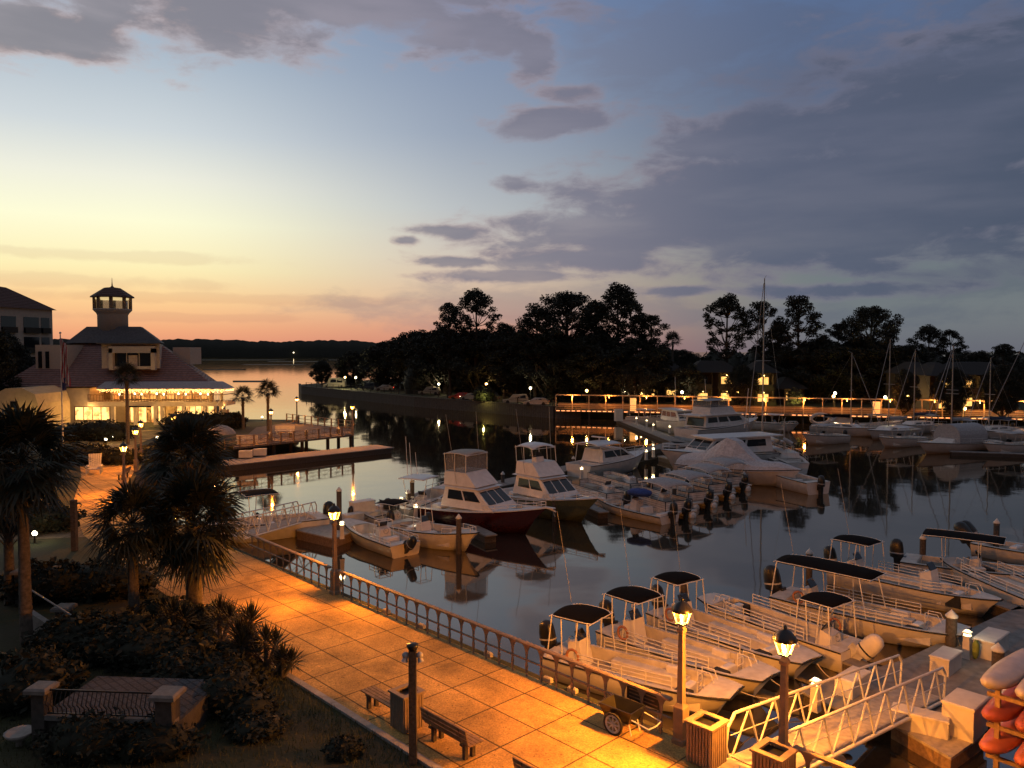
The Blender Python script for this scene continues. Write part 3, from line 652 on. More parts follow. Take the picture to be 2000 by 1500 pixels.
# second gangway, left
g2a = at(455, 1050, PZ); g2b = at(600, 1010, .75)
gangway(g2a, g2b, 1.25, 'narrow white truss gangway behind the palms leading to the left dock', 7)
# near dock on the right
dr = [xy(1560, 1348, .5), xy(1760, 1290, .5), xy(2030, 1165, .5), xy(2060, 1330, .5), xy(1905, 1385, .5), xy(1740, 1400, .5), xy(1645, 1388, .5)]
dock_float('floating_dock', 'wide grey floating dock at the foot of the near gangway', dr)
dock_float('floating_dock', 'tan edged float carrying two white dock boxes below the gangway', [xy(1738, 1412, .47), xy(1858, 1480, .47), xy(1925, 1432, .47), xy(1800, 1375, .47)], .47, m='concrete', fm='timber')
dock_float('floating_dock', 'grey finger dock between the third tour skiff and the skiff with the white outboard', strip(at(1690, 1300, .5), at(1450, 1212, .5), .7), .5)
dock_float('floating_dock', 'finger dock behind the long canopied skiff at the right edge', strip(at(1990, 1190, .5), at(1760, 1110, .5), .8), .5)
def dock_box(l, w, h, label, loc, rz):
    r = empty('dock_box', loc, rz, label, 'dock box', 'white dock boxes')
    MB().box(-l / 2, l / 2, -w / 2, w / 2, 0, h - .08).build('body', 'box_white', r)
    MB().rbox(-l / 2 - .03, l / 2 + .03, -w / 2 - .03, w / 2 + .03, h - .08, h, .03).build('lid', 'box_white', r)
    return r
GA = math.atan2(GD.y, GD.x)
dock_box(1.25, .62, .62, 'white dock box on the grey dock beside the long skiff bow', at(1847, 1308, .5), GA)
dock_box(1.7, .7, .7, 'white dock box beside the glowing pedestal at the right edge', at(1935, 1275, .5), GA)
dock_box(1.5, .55, .55, 'low long white dock box on the tan float', at(1797, 1425, .47), GA - R(75))
dock_box(1.25, .85, 1.0, 'tall white utility cabinet on the tan float', at(1884, 1428, .47), GA)
dock_box(1.3, .6, .6, 'white dock box behind the gangway truss', at(1665, 1350, .5), GA)
def pedestal(glow=25):
    r = empty('power_pedestal', (0, 0, 0), 0, 'x', 'pedestal', 'lit power pedestals on the docks')
    MB().lathe([(.2, 0), (.17, .25), (.15, .8), (.19, .84)], n=4, smooth=False).build('body', 'box_white', r)
    MB().lathe([(.13, .84), (.13, .93)], n=6, smooth=False).build('light', 'pedestal_glow', r)
    MB().lathe([(.2, .93), (.21, .97), (.1, 1.03)], n=4, smooth=False).build('cap', 'box_white', r)
    point('pedestal_light', (0, 0, .89), glow, SOFT, r, .15).location = (0, 0, 1.12)
    return r
pd = pedestal()
rows(pd, [(at(1592, 1388, .5), GA, 'glowing white power pedestal behind the gangway truss'), (at(1888, 1285, .5), GA, 'glowing power pedestal between two dock boxes at the right'),
          (at(668, 1052, .6), .3, 'white pedestal at the foot of the left gangway'), (at(784, 1000, .5), .3, 'glowing pedestal beside the dark piling left of the red boat'),
          (at(812, 1015, .5), .3, 'glowing pedestal next to the white canopy left of the red boat'), (at(1136, 935, .5), .3, 'glowing pedestal left of the pontoon boats'),
          (at(1223, 912, .5), .3, 'glowing pedestal at the stern of the radar arch cruiser'), (at(1262, 898, .5), .3, 'glowing pedestal before the pontoon boat canopies'),
          (at(1276, 893, .5), .3, 'glowing pedestal left of the trawler'), (at(1243, 828, .5), .3, 'glowing pedestal at the head of the middle dock'),
          (at(1263, 833, .5), .3, 'second glowing pedestal from the head of the middle dock'), (at(1276, 842, .5), .3, 'third glowing pedestal from the head of the middle dock'),
          (at(1308, 846, .5), .3, 'glowing pedestal at the bow of the tall motor yacht')])
vest = empty('dock_cleat_cover', at(1905, 1288, .5), 0, 'small yellow green bag hanging beside the glowing pedestal at the right', 'bag')
MB().blob((0, 0, .38), .12, .12, .36, 8, 6, .15).build('bag', mat('hi_vis', (.25, .32, .06), .8), vest)
# left dock
dock_float('floating_dock', 'concrete pontoon at the foot of the left gangway', [xy(578, 1035, .6), xy(652, 1052, .6), xy(720, 1026, .6), xy(640, 1008, .6)], .6, m='concrete', fm='timber')
dock_float('floating_dock', 'long main floating dock running from the left gangway past the sterns of the boats', strip(at(640, 1022, .5), at(1325, 863, .5), 1.9), .5)
dock_float('floating_dock', 'floating dock running from the far boardwalk down towards the motor yachts', strip(at(1214, 819, .5), at(1345, 870, .5), 2.0), .5)
for lab, a, c in (('finger dock beside the yellow skiff', at(700, 1012, .5), at(905, 1052, .5)), ('finger dock between the red boat and the centre console', at(830, 985, .5), at(960, 1045, .5)),
                  ('finger dock between the green boat and the small blue covered boat', at(1050, 940, .5), at(1180, 1000, .5)), ('finger dock before the trawler', at(1290, 890, .5), at(1440, 930, .5))):
    dock_float('floating_dock', lab, strip(a, c, .8), .5)
dock_box(1.3, .6, .7, 'low white dock box at the foot of the left gangway', at(690, 1023, .5), .7)
dock_box(1.6, .7, 1.3, 'tall pale dock cabinet left of the black bimini', at(708, 1015, .5), .7)
dock_box(1.2, .8, 1.9, 'white upright cabinet at the far end of the middle dock', at(1208, 822, .5), .3)
# ------------------------------------------------------------------ boats
def hull(r, L, B, fs, fb, hm='white', dm='boat_deck', blunt=.12, pw=2.2, flare=.86, cock=(.0, .78), floor=.22, gun=.14, rake=.12, rub='rub', fm=None, tr=.93):
    N = 22; st = []
    for i in range(N + 1):
        t = i / N; s = max(0, (t - .42) / .58); k = (blunt + (1 - blunt) * (1 - s ** pw)) * (tr + (1 - tr) * min(1, t * 3)); bb = B / 2 * k
        zs = fs + (fb - fs) * t ** 2
        xk = L * t * (1 - rake * (t ** 2)); xc = L * t * (1 - rake * .55 * t ** 2)
        zc = .04 + (zs - .04) * .55 * s ** 3
        st.append((L * t, bb, zs, xc, bb * (flare - .25 * s ** 2), zc, xk, -.35 + .35 * s ** 3))
    h = MB(); vs = []
    for (x, bb, zs, xc, bc, zc, xk, zk) in st: vs += [(x, bb, zs), (xc, bc, zc), (xk, 0, zk), (xc, -bc, zc), (x, -bb, zs)]
    fs_ = []
    for i in range(N):
        for j in range(4): a = i * 5 + j; fs_.append((a, a + 5, a + 6, a + 1))
    h.add(vs, fs_, True); h.add(vs, [(0, 1, 2, 3, 4), tuple(N * 5 + j for j in (4, 3, 2, 1, 0))])
    hh = h.build('hull', hm, r)
    d_ = MB(); fl = MB(); i0, i1 = round(cock[0] * N), round(cock[1] * N)
    for i in range(N):
        a, c = st[i], st[i + 1]
        if i0 <= i < i1:
            for s in (1, -1):
                o0, o1 = s * a[1], s * c[1]; g0, g1 = s * max(.02, a[1] - gun), s * max(.02, c[1] - gun)
                d_.add([(a[0], o0, a[2] + .01), (c[0], o1, c[2] + .01), (c[0], g1, c[2] + .01), (a[0], g0, a[2] + .01)], [(0, 1, 2, 3) if s < 0 else (3, 2, 1, 0)])
                d_.add([(a[0], g0, a[2] + .01), (c[0], g1, c[2] + .01), (c[0], g1, floor), (a[0], g0, floor)], [(0, 1, 2, 3) if s < 0 else (3, 2, 1, 0)])
            g0, g1 = a[1] - gun, c[1] - gun
            fl.add([(a[0], -g0, floor), (c[0], -g1, floor), (c[0], g1, floor), (a[0], g0, floor)], [(0, 1, 2, 3)])
        else:
            cr = .05
            d_.add([(a[0], -a[1], a[2] + .01), (c[0], -c[1], c[2] + .01), (c[0], 0, c[2] + cr), (a[0], 0, a[2] + cr), (c[0], c[1], c[2] + .01), (a[0], a[1], a[2] + .01)], [(0, 1, 2, 3), (3, 2, 4, 5)], True)
    for i in (i0, i1):
        a = st[i]; g = a[1] - gun
        if g > 0: d_.box(a[0] - .04, a[0] + .04, -g, g, floor, a[2] + .012)
    d_.build('deck', dm, r)
    if fl.v: fl.build('cockpit_floor', fm or dm, r)
    rr = MB()
    for s in (1, -1): rr.path([(q[0], s * (q[1] + .012), q[2] - .03) for q in st], .03, 6)
    rr.path([(L + .012, -st[-1][1], st[-1][2] - .03), (L + .012, st[-1][1], st[-1][2] - .03)], .03)
    rr.build('rub_rail', rub, hh)
    def at_(t, inset=0, dz=0, s=1):
        f_ = t * N; i = min(N - 1, int(f_)); q = f_ - i; a, c = st[i], st[i + 1]
        return (a[0] + (c[0] - a[0]) * q, s * (a[1] + (c[1] - a[1]) * q - inset), a[2] + (c[2] - a[2]) * q + dz)
    return at_
def outboard(r, x=-.25, y=0, z=.55, m='black_metal', k=1.0, tilt=0):
    M = Matrix.Translation((x, y, z)) @ Matrix.Rotation(R(-tilt), 4, 'Y') @ Matrix.Scale(k, 4)
    q = MB().hexa([(-.1, -.1, -.9), (.08, -.06, -.9), (.08, .06, -.9), (-.1, .1, -.9), (-.17, -.11, .1), (.15, -.11, .1), (.15, .11, .1), (-.17, .11, .1)], M)
    q.box(.05, .3, -.12, .12, -.25, .12, M).box(-.3, .14, -.09, .09, -.62, -.58, M).lathe([(.05, -.95), (.09, -.8), (.09, -.7), (.05, -.62)], n=8)
    for i in range(len(q.v) - 32, len(q.v)): q.v[i] = tuple(M @ Vector(q.v[i]))
    for i in range(3):
        a = i * 2.09; q.bar(M @ Vector((-.16, 0, -.78)), M @ Vector((-.2, .18 * math.cos(a), -.78 + .18 * math.sin(a))), .045 * k, 5)
    o = q.build('outboard', 'black_metal' if m == 'black_metal' else 'grey_fibreglass', r)
    c_ = MB(); vs = []; n = 12; secs = ((-.12, -.14, .12, .09), (.02, -.2, .15, .12), (.06, -.31, .19, .165), (.12, -.33, .2, .18), (.45, -.33, .19, .185), (.68, -.29, .15, .165), (.78, -.2, .06, .11), (.81, -.12, -.02, .05))
    for (z_, x0, x1, w_) in secs:
        for i in range(n):
            a_ = 2 * math.pi * i / n; cx, sx_ = math.cos(a_), math.sin(a_); vs.append(((x0 + x1) / 2 + (x1 - x0) / 2 * math.copysign(abs(cx) ** .7, cx), w_ * math.copysign(abs(sx_) ** .7, sx_), z_))
    c_.add(vs, [(k_ * n + i, k_ * n + (i + 1) % n, (k_ + 1) * n + (i + 1) % n, (k_ + 1) * n + i) for k_ in range(len(secs) - 1) for i in range(n)] + [tuple(range(n))[::-1], tuple(range(len(secs) * n - n, len(secs) * n))], True, M)
    c_.build('cowling', m, o)
    bd = MB(); bv = []
    for z_ in (.22, .27):
        for i in range(n):
            a_ = 2 * math.pi * i / n; cx, sx_ = math.cos(a_), math.sin(a_); bv.append((-.068 + .275 * math.copysign(abs(cx) ** .7, cx), .19 * math.copysign(abs(sx_) ** .7, sx_), z_))
    bd.add(bv, [(i, (i + 1) % n, n + (i + 1) % n, n + i) for i in range(n)], True, M); bd.build('stripe', 'grey_fibreglass' if m == 'black_metal' else 'black_metal', o); return o
def canopy(r, x0, x1, w, z, m='black_canvas', arch=.14, legs=((.0, .0), (1, -.0)), foot=None, fz=.5, name='canopy', fm='alu', shape=.0, bend=.06):
    n1, n2 = 10, 8; top = []; 
    for i in range(n1 + 1):
        t = i / n1; x = x0 + (x1 - x0) * t; ww = w / 2 * (1 - shape * abs(2 * t - 1) ** 4); e = -bend * abs(2 * t - 1) ** 3
        for j in range(n2 + 1):
            s = 2 * j / n2 - 1; top.append((x, s * ww, z + e + arch * (1 - s * s)))
    k = len(top); vs = top + [(a, b_, c - .05) for a, b_, c in top]; fs = []
    for i in range(n1):
        for j in range(n2):
            a = i * (n2 + 1) + j; fs += [(a, a + n2 + 1, a + n2 + 2, a + 1), (k + a, k + a + 1, k + a + n2 + 2, k + a + n2 + 1)]
    per = [j for j in range(n2 + 1)] + [i * (n2 + 1) + n2 for i in range(1, n1 + 1)] + [n1 * (n2 + 1) + j for j in range(n2 - 1, -1, -1)] + [i * (n2 + 1) for i in range(n1 - 1, 0, -1)]
    for a, c in zip(per, per[1:] + per[:1]): fs.append((a, c, k + c, k + a))
    MB().add(vs, fs, True).build(name, m, r)
    f_ = MB(); e = w / 2 - .03
    for s in (-1, 1): f_.path([top[i * (n2 + 1) + (n2 if s > 0 else 0)] for i in range(n1 + 1)], .02, 5)
    for (t, dx) in legs:
        x = x0 + (x1 - x0) * t
        for s in (-1, 1): f_.bar((x, s * e, z - .03), (x + dx, s * (foot or e), fz), .024, 6)
    f_.path([(x0, -e, z - bend), (x0, e, z - bend)], .02); f_.path([(x1, -e, z - bend), (x1, e, z - bend)], .02)
    f_.build('canopy_frame', fm, r)
def rail(r, pts, h=.4, n=2, rr=.021, step=1, name='rail', m='alu'):
    q = MB()
    for k in range(1, n + 1): q.path([(a, b_, c + h * k / n) for a, b_, c in pts], rr, 5)
    for a, b_, c in pts[::step]: q.bar((a, b_, c), (a, b_, c + h), rr, 5)
    return q.build(name, m, r)
def console(r, x, y=0, w=.7, z=.22, h=.95, m='white', lean=.12):
    v = [(x - .3, y - w / 2, z), (x + .38, y - w / 2, z), (x + .38, y + w / 2, z), (x - .3, y + w / 2, z), (x - .3, y - w / 2 + .05, z + h * .88), (x + .16, y - w / 2 + .05, z + h), (x + .16, y + w / 2 - .05, z + h), (x - .3, y + w / 2 - .05, z + h * .88)]
    o = MB().hexa(v).build('console', m, r)
    MB().hexa([(x + .1, y - w / 2 + .08, z + h), (x + .16, y - w / 2 + .08, z + h), (x + .16, y + w / 2 - .08, z + h), (x + .1, y + w / 2 - .08, z + h), (x - .08, y - w / 2 + .12, z + h + .3), (x - .04, y - w / 2 + .12, z + h + .3), (x - .04, y + w / 2 - .12, z + h + .3), (x - .08, y + w / 2 - .12, z + h + .3)]).build('windshield', 'dark_glass', o)
    w_ = MB()
    for i in range(12):
        a0, a1 = i * math.pi / 6, (i + 1) * math.pi / 6
        w_.bar((x - .38, y + .17 * math.cos(a0), z + h * .8 + .17 * math.sin(a0)), (x - .38, y + .17 * math.cos(a1), z + h * .8 + .17 * math.sin(a1)), .014, 5)
    w_.bar((x - .38, y, z + h * .8), (x - .3, y, z + h * .8), .02).build('wheel', 'steel', o)
    return o
def boat_at(name, label, cat, ps, pb, z=.85, L=None, group=None):
    """root at the stern, x towards the bow; ps and pb are the stern and bow in the photograph at level z"""
    a, c = at(ps[0], ps[1], z), at(pb[0], pb[1], z); dd = c - a; l = math.hypot(dd.x, dd.y)
    if L: mid = (a + c) / 2; u = Vector((dd.x, dd.y, 0)).normalized(); a = mid - u * L / 2; l = L
    return empty(name, (a.x, a.y, 0), math.atan2(dd.y, dd.x), label, cat, group), l
def seatbox(r, x0, x1, y0, y1, z0, z1, m='white', name='seat'): return MB().rbox(x0, x1, y0, y1, z0, z1, .05).build(name, m, r)
def ring(r, x, y, z, m='ring_orange'):
    q = MB()
    for i in range(12):
        a0, a1 = i * math.pi / 6, (i + 1) * math.pi / 6
        q.bar((x + .24 * math.cos(a0), y, z + .24 * math.sin(a0)), (x + .24 * math.cos(a1), y, z + .24 * math.sin(a1)), .05, 6)
    return q.build('life_ring', m, r)
def tour_skiff(label, ps, pb, can=(.1, 1.9), B=2.15, L=None, group='blunt bowed tour skiffs at the near dock', ob='black_metal', canz=2.35, seats=True, ant=True, tilt=10, kk=1.2, consx=.0, rl=True, rear=True, cw=1.75, bl_=.55):
    r, L = boat_at('skiff', label, 'boat', ps, pb, .85, L, group)
    f_ = hull(r, L, B, .82, .98, 'cream_hull' if B > 2.3 else 'white', 'boat_deck', blunt=bl_, pw=3.2 if bl_ < .5 else 4.2, flare=.9, cock=(.07, .86), floor=.35, gun=.13, rake=.10, fm='skiff_floor')
    if can:
        canopy(r, can[0], can[1], cw, canz, arch=.09, shape=.22, legs=((.06, -.12), (.3, .12), (.72, -.1), (.95, .1)) if can[1] - can[0] < 3 else ((.04, -.2), (.33, .1), (.66, 0), (.9, .35)), fz=.85, foot=B / 2 - .12)
    console(r, .9 + consx, .25, .75, .35, .95)
    seatbox(r, .25, .62, -.15, .7, .35, .85)
    outboard(r, -.28, .12, .75, ob, kk, tilt)
    if rl:
        for s in (-1, 1): rail(r, [f_(t, .07, 0, s) for t in (.22, .35, .48, .61, .74)], .42, 3, name='side_rail')
    if seats:
        b_ = MB(); x0 = 2.1
        for s in (-1, 1):
            y = s * (B / 2 - .42); b_.rbox(x0, L * .72, y - .22, y + .22, .35, .72, .03)
        b_.build('bench_seat', 'boat_deck', r)
    seatbox(r, L * .76, L * .80, -.5, .1, .35, .95, 'alu', 'boarding_step')
    MB().rbox(L * .60, L * .69, B / 2 - .40, B / 2 - .18, .36, .94).build('locker', 'white', r); MB().rbox(L * .74, L * .82, -B / 2 + .25, -B / 2 + .6, .36, .9).build('locker', 'rubber', r)
    lad = MB()
    for y in (.15, .5): lad.path([(L * .80, y, .36), (L * .80, y, 1.3), (L * .86, y, 1.3), (L * .88, y, 1.0)], .018)
    for z in (.6, .85, 1.1): lad.bar((L * .8, .15, z), (L * .8, .5, z), .016)
    lad.build('boarding_ladder', 'alu', r)
    if ant: MB().bar((.15, B / 2 - .2, 2.3), (-.7, B / 2 + .1, 5.6), .009, 5).build('antenna', 'steel', r)
    ring(r, 1.35, -B / 2 + .12, 1.1)
    return r, L, f_
tour_skiff('tour skiff with black canopy moored nearest the promenade', (1105, 1268), (1412, 1352), (.3, 1.95), L=6.9)
tour_skiff('tour skiff with black canopy second from the promenade', (1205, 1222), (1495, 1324), (.2, 1.9), L=7.0)
tour_skiff('tour skiff with black canopy third from the promenade', (1292, 1185), (1590, 1297), (.1, 1.5), L=7.2)
tour_skiff('white skiff facing the open water, big white outboard and small black canopy', (1660, 1260), (1385, 1170), (.5, 1.9), L=7.0, B=2.0, ob='box_white', tilt=38, kk=1.3, seats=False, ant=False)
tour_skiff('long cream skiff under a long black canopy with rows of benches', (1535, 1156), (1872, 1236), (.1, 4.3), B=2.3, L=7.6, canz=2.45, kk=1.45, consx=.4, cw=1.9)
def cc_boat(name, label, ps, pb, L=None, B=2.3, fs=.75, fb=1.15, hm='white', top=None, tz=2.3, ob='black_metal', nob=1, blunt=.06, cx=.42, group=None, ttop='alu', bench=True, tilt=0, kk=1.1, cat='boat', brail=True, tl=(-.7, .9), tm='white', pw=2.3):
    r, L = boat_at(name, label, cat, ps, pb, (fs + fb) / 2, L, group)
    f_ = hull(r, L, B, fs, fb, hm, 'boat_deck', blunt=blunt, pw=pw, cock=(.08, .78), floor=.3, gun=.18, rake=.14)
    x = L * cx; console(r, x, 0, .8, .3, 1.0)
    if bench: seatbox(r, x - 1.15, x - .75, -.45, .45, .3, .85)
    seatbox(r, .1, .5, -B / 2 + .25, B / 2 - .25, .3, .72, 'white', 'stern_seat'); seatbox(r, x + .45, x + .85, -.35, .35, .3, .75, 'white', 'front_seat')
    if top:
        if top == 'frame':
            q = MB()
            for s in (-1, 1):
                q.path([(x - .5, s * .5, .3), (x - .3, s * .45, tz)], .022); q.path([(x + .4, s * .5, .3), (x + .15, s * .45, tz)], .022)
                q.path([(x - .3, s * .45, tz), (x + .15, s * .45, tz)], .022); q.path([(x - .42, s * .5, 1.2), (x + .3, s * .5, 1.2)], .018)
            q.bar((x - .3, -.45, tz), (x - .3, .45, tz), .022).bar((x + .15, -.45, tz), (x + .15, .45, tz), .022); q.build('tower_frame', 'alu', r)
        else: canopy(r, x + tl[0], x + tl[1], B * .8, tz, top, .06, legs=((.25, .05), (.7, 0)), foot=.5, fz=.3, name='hard_top', bend=.03)
    for k in range(nob): outboard(r, -.25, (k - (nob - 1) / 2) * .6, .65, ob, kk, tilt)
    if brail: rail(r, [f_(t, .1, 0, 1) for t in (.72, .8, .88, .95)] + [f_(t, .1, 0, -1) for t in (.95, .88, .8, .72)], .28, 1, name='bow_rail')
    return r, L, f_
r, L, f_ = cc_boat('skiff', 'open skiff with a yellow cream hull moored before the middle lamp post', (822, 1068), (655, 1010), L=7.0, B=2.2, fs=.72, fb=1.0, hm='cream_hull', top='frame', tz=1.7, cx=.36, blunt=.25, bench=True, tilt=42, kk=1.1, brail=False)
rail(r, [f_(t, .08, 0, 1) for t in (.02, .1, .18, .26, .34)], .32, 2, name='stern_rail'); rail(r, [f_(t, .08, 0, -1) for t in (.02, .1, .18, .26, .34)], .32, 2, name='stern_rail'); ring(r, L * .72, .6, .72, 'white')
cc_boat('centre_console_boat', 'pale centre console boat with a tubular tower frame, right of the yellow skiff', (760, 1010), (945, 1050), L=7.4, B=2.5, fs=.85, fb=1.3, top='frame', tz=2.5, cx=.38, blunt=.1)
cc_boat('bowrider', 'open boat under a black bimini behind the yellow skiff', (815, 1015), (715, 1000), L=5.6, B=2.2, top='black_canvas', tz=1.9, cx=.45, brail=False)
r, L, f_ = cc_boat('fishing_boat', 'white fishing boat with a hard top and twin outboards, leftmost beyond the dark pilings', (772, 985), (880, 950), L=8, B=2.6, fs=1.0, fb=1.5, top='white', tz=2.7, nob=2, cx=.45, kk=1.35, tl=(-1.5, .7))
for dx in (0, .5, 1.3): MB().bar((3.0 + dx, .8, 2.7), (2.9 + dx, .9, 5.6 - dx), .02, 5).build('antenna', 'white', r)
cc_boat('fishing_boat', 'boat with a black T-top behind the left gangway, dark outboard to its right', (582, 1005), (430, 1022), L=8.2, B=2.7, fs=1.0, fb=1.4, top='black_canvas', tz=2.9, cx=.52, kk=1.5, tl=(-1.1, .9))
cc_boat('skiff', 'small white dinghy hull right of the left gangway cabinets', (715, 1000), (795, 985), L=5.2, B=1.9)
r, L, f_ = tour_skiff('white skiff with black canopy and slatted deck behind the long canopied skiff', (1650, 1106), (1935, 1172), (.1, 2.0), B=2.15, L=7.6, ant=True, canz=2.35, bl_=.12)
console(r, 4.6, 0, .8, .35, 1.3, 'white')
tour_skiff('white skiff half out of the picture at the right edge, bow towards the left', (2090, 1185), (1868, 1098), (3.2, 6.0) and None, B=2.2, L=7.8, ant=False)
r, L, f_ = cc_boat('fishing_boat', 'boat with a long black canopy at the right edge', (1830, 1090), (2050, 1120), L=8, top='black_canvas', tz=2.3, tl=(-2.4, 1.2), kk=1.3)
cc_boat('fishing_boat', 'boat with dark raised outboards at the right edge below the tall piling', (1985, 1062), (2110, 1085), L=7, kk=1.6, nob=2, tilt=35)
# cabin builder: frustum with windows
def frustum(b0, b1, z0, z1):   # b=(x0,x1,halfwidth)
    return [(b0[0], -b0[2], z0), (b0[1], -b0[2], z0), (b0[1], b0[2], z0), (b0[0], b0[2], z0), (b1[0], -b1[2], z1), (b1[1], -b1[2], z1), (b1[1], b1[2], z1), (b1[0], b1[2], z1)]
def side_q(v, k): return {'R': (v[0], v[1], v[5], v[4]), 'F': (v[1], v[2], v[6], v[5]), 'L': (v[2], v[3], v[7], v[6]), 'B': (v[3], v[0], v[4], v[7])}[k]
def wins(parent, v, spec, m='dark_glass', name='window'):
    for k, a0, a1, b0, b1 in spec: MB().panel(side_q(v, k), a0, a1, b0, b1, -.01, .025).build(name, m, parent)
def sportfisher(label, ps, pb, hm, L, fly_m='tan_canvas', enclosed=True, B=3.6):
    r, L = boat_at('sportfishing_boat', label, 'boat', ps, pb, 1.35, L, 'sportfishing boats in the middle of the marina')
    f_ = hull(r, L, B, 1.15, 1.95, hm, 'white', blunt=.03, pw=2.1, cock=(.0, .3), floor=.6, gun=.22, flare=.8, rake=.16, rub='white')
    v = frustum((L * .28, L * .70, B * .40), (L * .30, L * .55, B * .33), 1.45, 2.75); c_ = MB().hexa(v).build('cabin', 'white', r)
    wins(c_, v, [('F', .04, .32, .3, .86), ('F', .36, .64, .3, .86), ('F', .68, .96, .3, .86), ('R', .12, .48, .4, .86), ('R', .52, .86, .4, .86), ('L', .12, .48, .4, .86), ('L', .52, .86, .4, .86)])
    v2 = frustum((L * .26, L * .58, B * .37), (L * .28, L * .47, B * .30), 2.75, 2.87); MB().hexa(v2).build('cabin_roof', 'white', r)
    v3 = frustum((L * .29, L * .55, B * .34), (L * .29, L * .46, B * .31), 2.87, 3.75); fb_ = MB().hexa(v3).build('flybridge', 'white', r)
    tz = 5.0
    if enclosed:
        v4 = frustum((L * .29, L * .46, B * .31), (L * .30, L * .46, B * .31), 3.78, tz - .1); MB().hexa(v4).build('curtain', 'clear_vinyl', fb_)
        canopy(fb_, L * .28, L * .47, B * .66, tz, fly_m, .12, legs=((.05, .1), (.5, 0), (.97, 0)), fz=3.7, bend=.12, shape=.1)
    else:
        canopy(fb_, L * .27, L * .46, B * .64, tz - .1, fly_m, .2, legs=((.05, .1), (.5, .1), (.97, .15)), fz=3.7, bend=.15, shape=.1)
        console(fb_, L * .40, 0, .8, 3.3, .8)
    rail(r, [f_(t, .15, 0, 1) for t in (.62, .7, .78, .86, .94, .99)] + [f_(t, .12, 0, -1) for t in (.99, .94, .86, .78, .7, .62)], .38, 2, name='bow_rail')
    MB().box(L * .76, L * .83, -.3, .3, f_(.8)[2] + .03, f_(.8)[2] + .09).build('deck_hatch', 'dark_glass', r)
    MB().box(L * .97, L * 1.05, -.14, .14, 1.9, 1.98).bar((L * 1.0, 0, 1.9), (L * 1.06, 0, 1.75), .05).build('bow_pulpit', 'white', r)
    for s in (-1, 1): MB().bar((L * .40, s * B * .36, 3.0), (L * .34, s * B * .45, 7.6), .014, 5).build('outrigger', 'steel', r)
    q = MB()
    for i in range(4): q.bar((L * .22 + i * .06, -.6 + i * .4, 1.2), (L * .22 + i * .06, -.6 + i * .4, 1.75), .02)
    q.build('rod_holder', 'steel', r)
    seatbox(r, L * .12, L * .18, -.4, .4, .6, 1.2, 'white', 'fighting_chair'); seatbox(r, L * .21, L * .26, -1.2, -.3, .6, 1.3, 'box_white', 'bait_station')
    return r
sportfisher('sportfishing boat with a maroon hull and enclosed flybridge', (812, 972), (1085, 1012), 'maroon', 10.5)
sportfisher('sportfishing boat with a dark green hull and open pale flybridge top', (975, 948), (1180, 992), 'green_hull', 10.2, 'white', False)
# pontoon boats
def pontoon(cm='grey_canvas', L=7.0, B=2.45):
    r = empty('pontoon_boat', (0, 0, 0), 0, 'x', 'boat', 'pontoon boats tied up side by side')
    for s in (-1, 1): MB().lathe([(.02, -.15), (.22, .2), (.3, .7), (.3, L), (.05, L)], n=10).build('float', 'alu', r).rotation_euler = (0, R(90), 0)
    for s, o in zip((-1, 1), [x for x in COL.objects if x.parent == r]): o.location = (L, s * .85, .12); o.rotation_euler = (0, R(-90), 0)
    MB().box(0, L, -B / 2, B / 2, .42, .52).build('platform', 'boat_deck', r)
    e = B / 2 - .04; q = MB()
    for (a, c) in (((.5, -e), (L * .4, -e)), ((L * .5, -e), (L - .15, -e)), ((.5, e), (L - .15, e)), ((L - .15, -e), (L - .15, -.4)), ((L - .15, .4), (L - .15, e)), ((.5, -e), (.5, e))):
        a, c = Vector(a), Vector(c); dd = (c - a).normalized() if (c - a).length > 0 else Vector((1, 0)); nn = Vector((-dd.y, dd.x)) * .02
        q.hexa([tuple(v_) + (z,) for z in (.58, 1.18) for v_ in (a - nn, c - nn, c + nn, a + nn)])
    fn = q.build('fence_panel', 'fence_panel', r)
    rr = MB()
    for (a, c) in (((.5, -e), (L * .4, -e)), ((L * .5, -e), (L - .15, -e)), ((.5, e), (L - .15, e)), ((L - .15, -e), (L - .15, -.4)), ((L - .15, .4), (L - .15, e)), ((.5, -e), (.5, e))):
        rr.bar(a + (1.22,), c + (1.22,), .03)
        for p_ in (a, c): rr.bar(p_ + (.5,), p_ + (1.22,), .03)
    rr.build('fence_rail', 'black_metal', fn)
    for x0, x1, y0, y1 in ((.7, 1.3, -.95, .95), (L - 2, L - .6, .5, 1.0), (L - 2, L - .6, -1.0, -.5)): seatbox(r, x0, x1, y0, y1, .52, .95, 'tan_canvas')
    console(r, L * .42, -.6, .7, .52, .85)
    if cm: canopy(r, .5, L * .52, B * 1.02, 2.35, cm, .22, legs=((.1, .5), (.5, .2), (.9, -.4)), fz=1.2, bend=.22, shape=.1)
    outboard(r, -.3, 0, .62, 'black_metal', 1.15, 10); return r
po = pontoon()
def bl(ps, pb, z=.8):
    a, c = at(ps[0], ps[1], z), at(pb[0], pb[1], z); return (a.x, a.y, 0), math.atan2(c.y - a.y, c.x - a.x)
HD = bl((1335, 995), (1160, 945))[1]
pl_ = []
for (u, v, lab, rz) in ((1335, 992, 'pontoon boat with a grey top nearest the small blue covered boat, outboard to the right', 0), (1378, 973, 'second pontoon boat of the raft, grey top', 0), (1415, 957, 'third pontoon boat of the raft, grey top', 0), (1447, 942, 'farthest pontoon boat of the raft, beside the white capped piling', 0)):
    a = at(u, v, .8); pl_.append(((a.x, a.y, 0), HD, lab))
rows(po, pl_)
pt = pontoon(None)
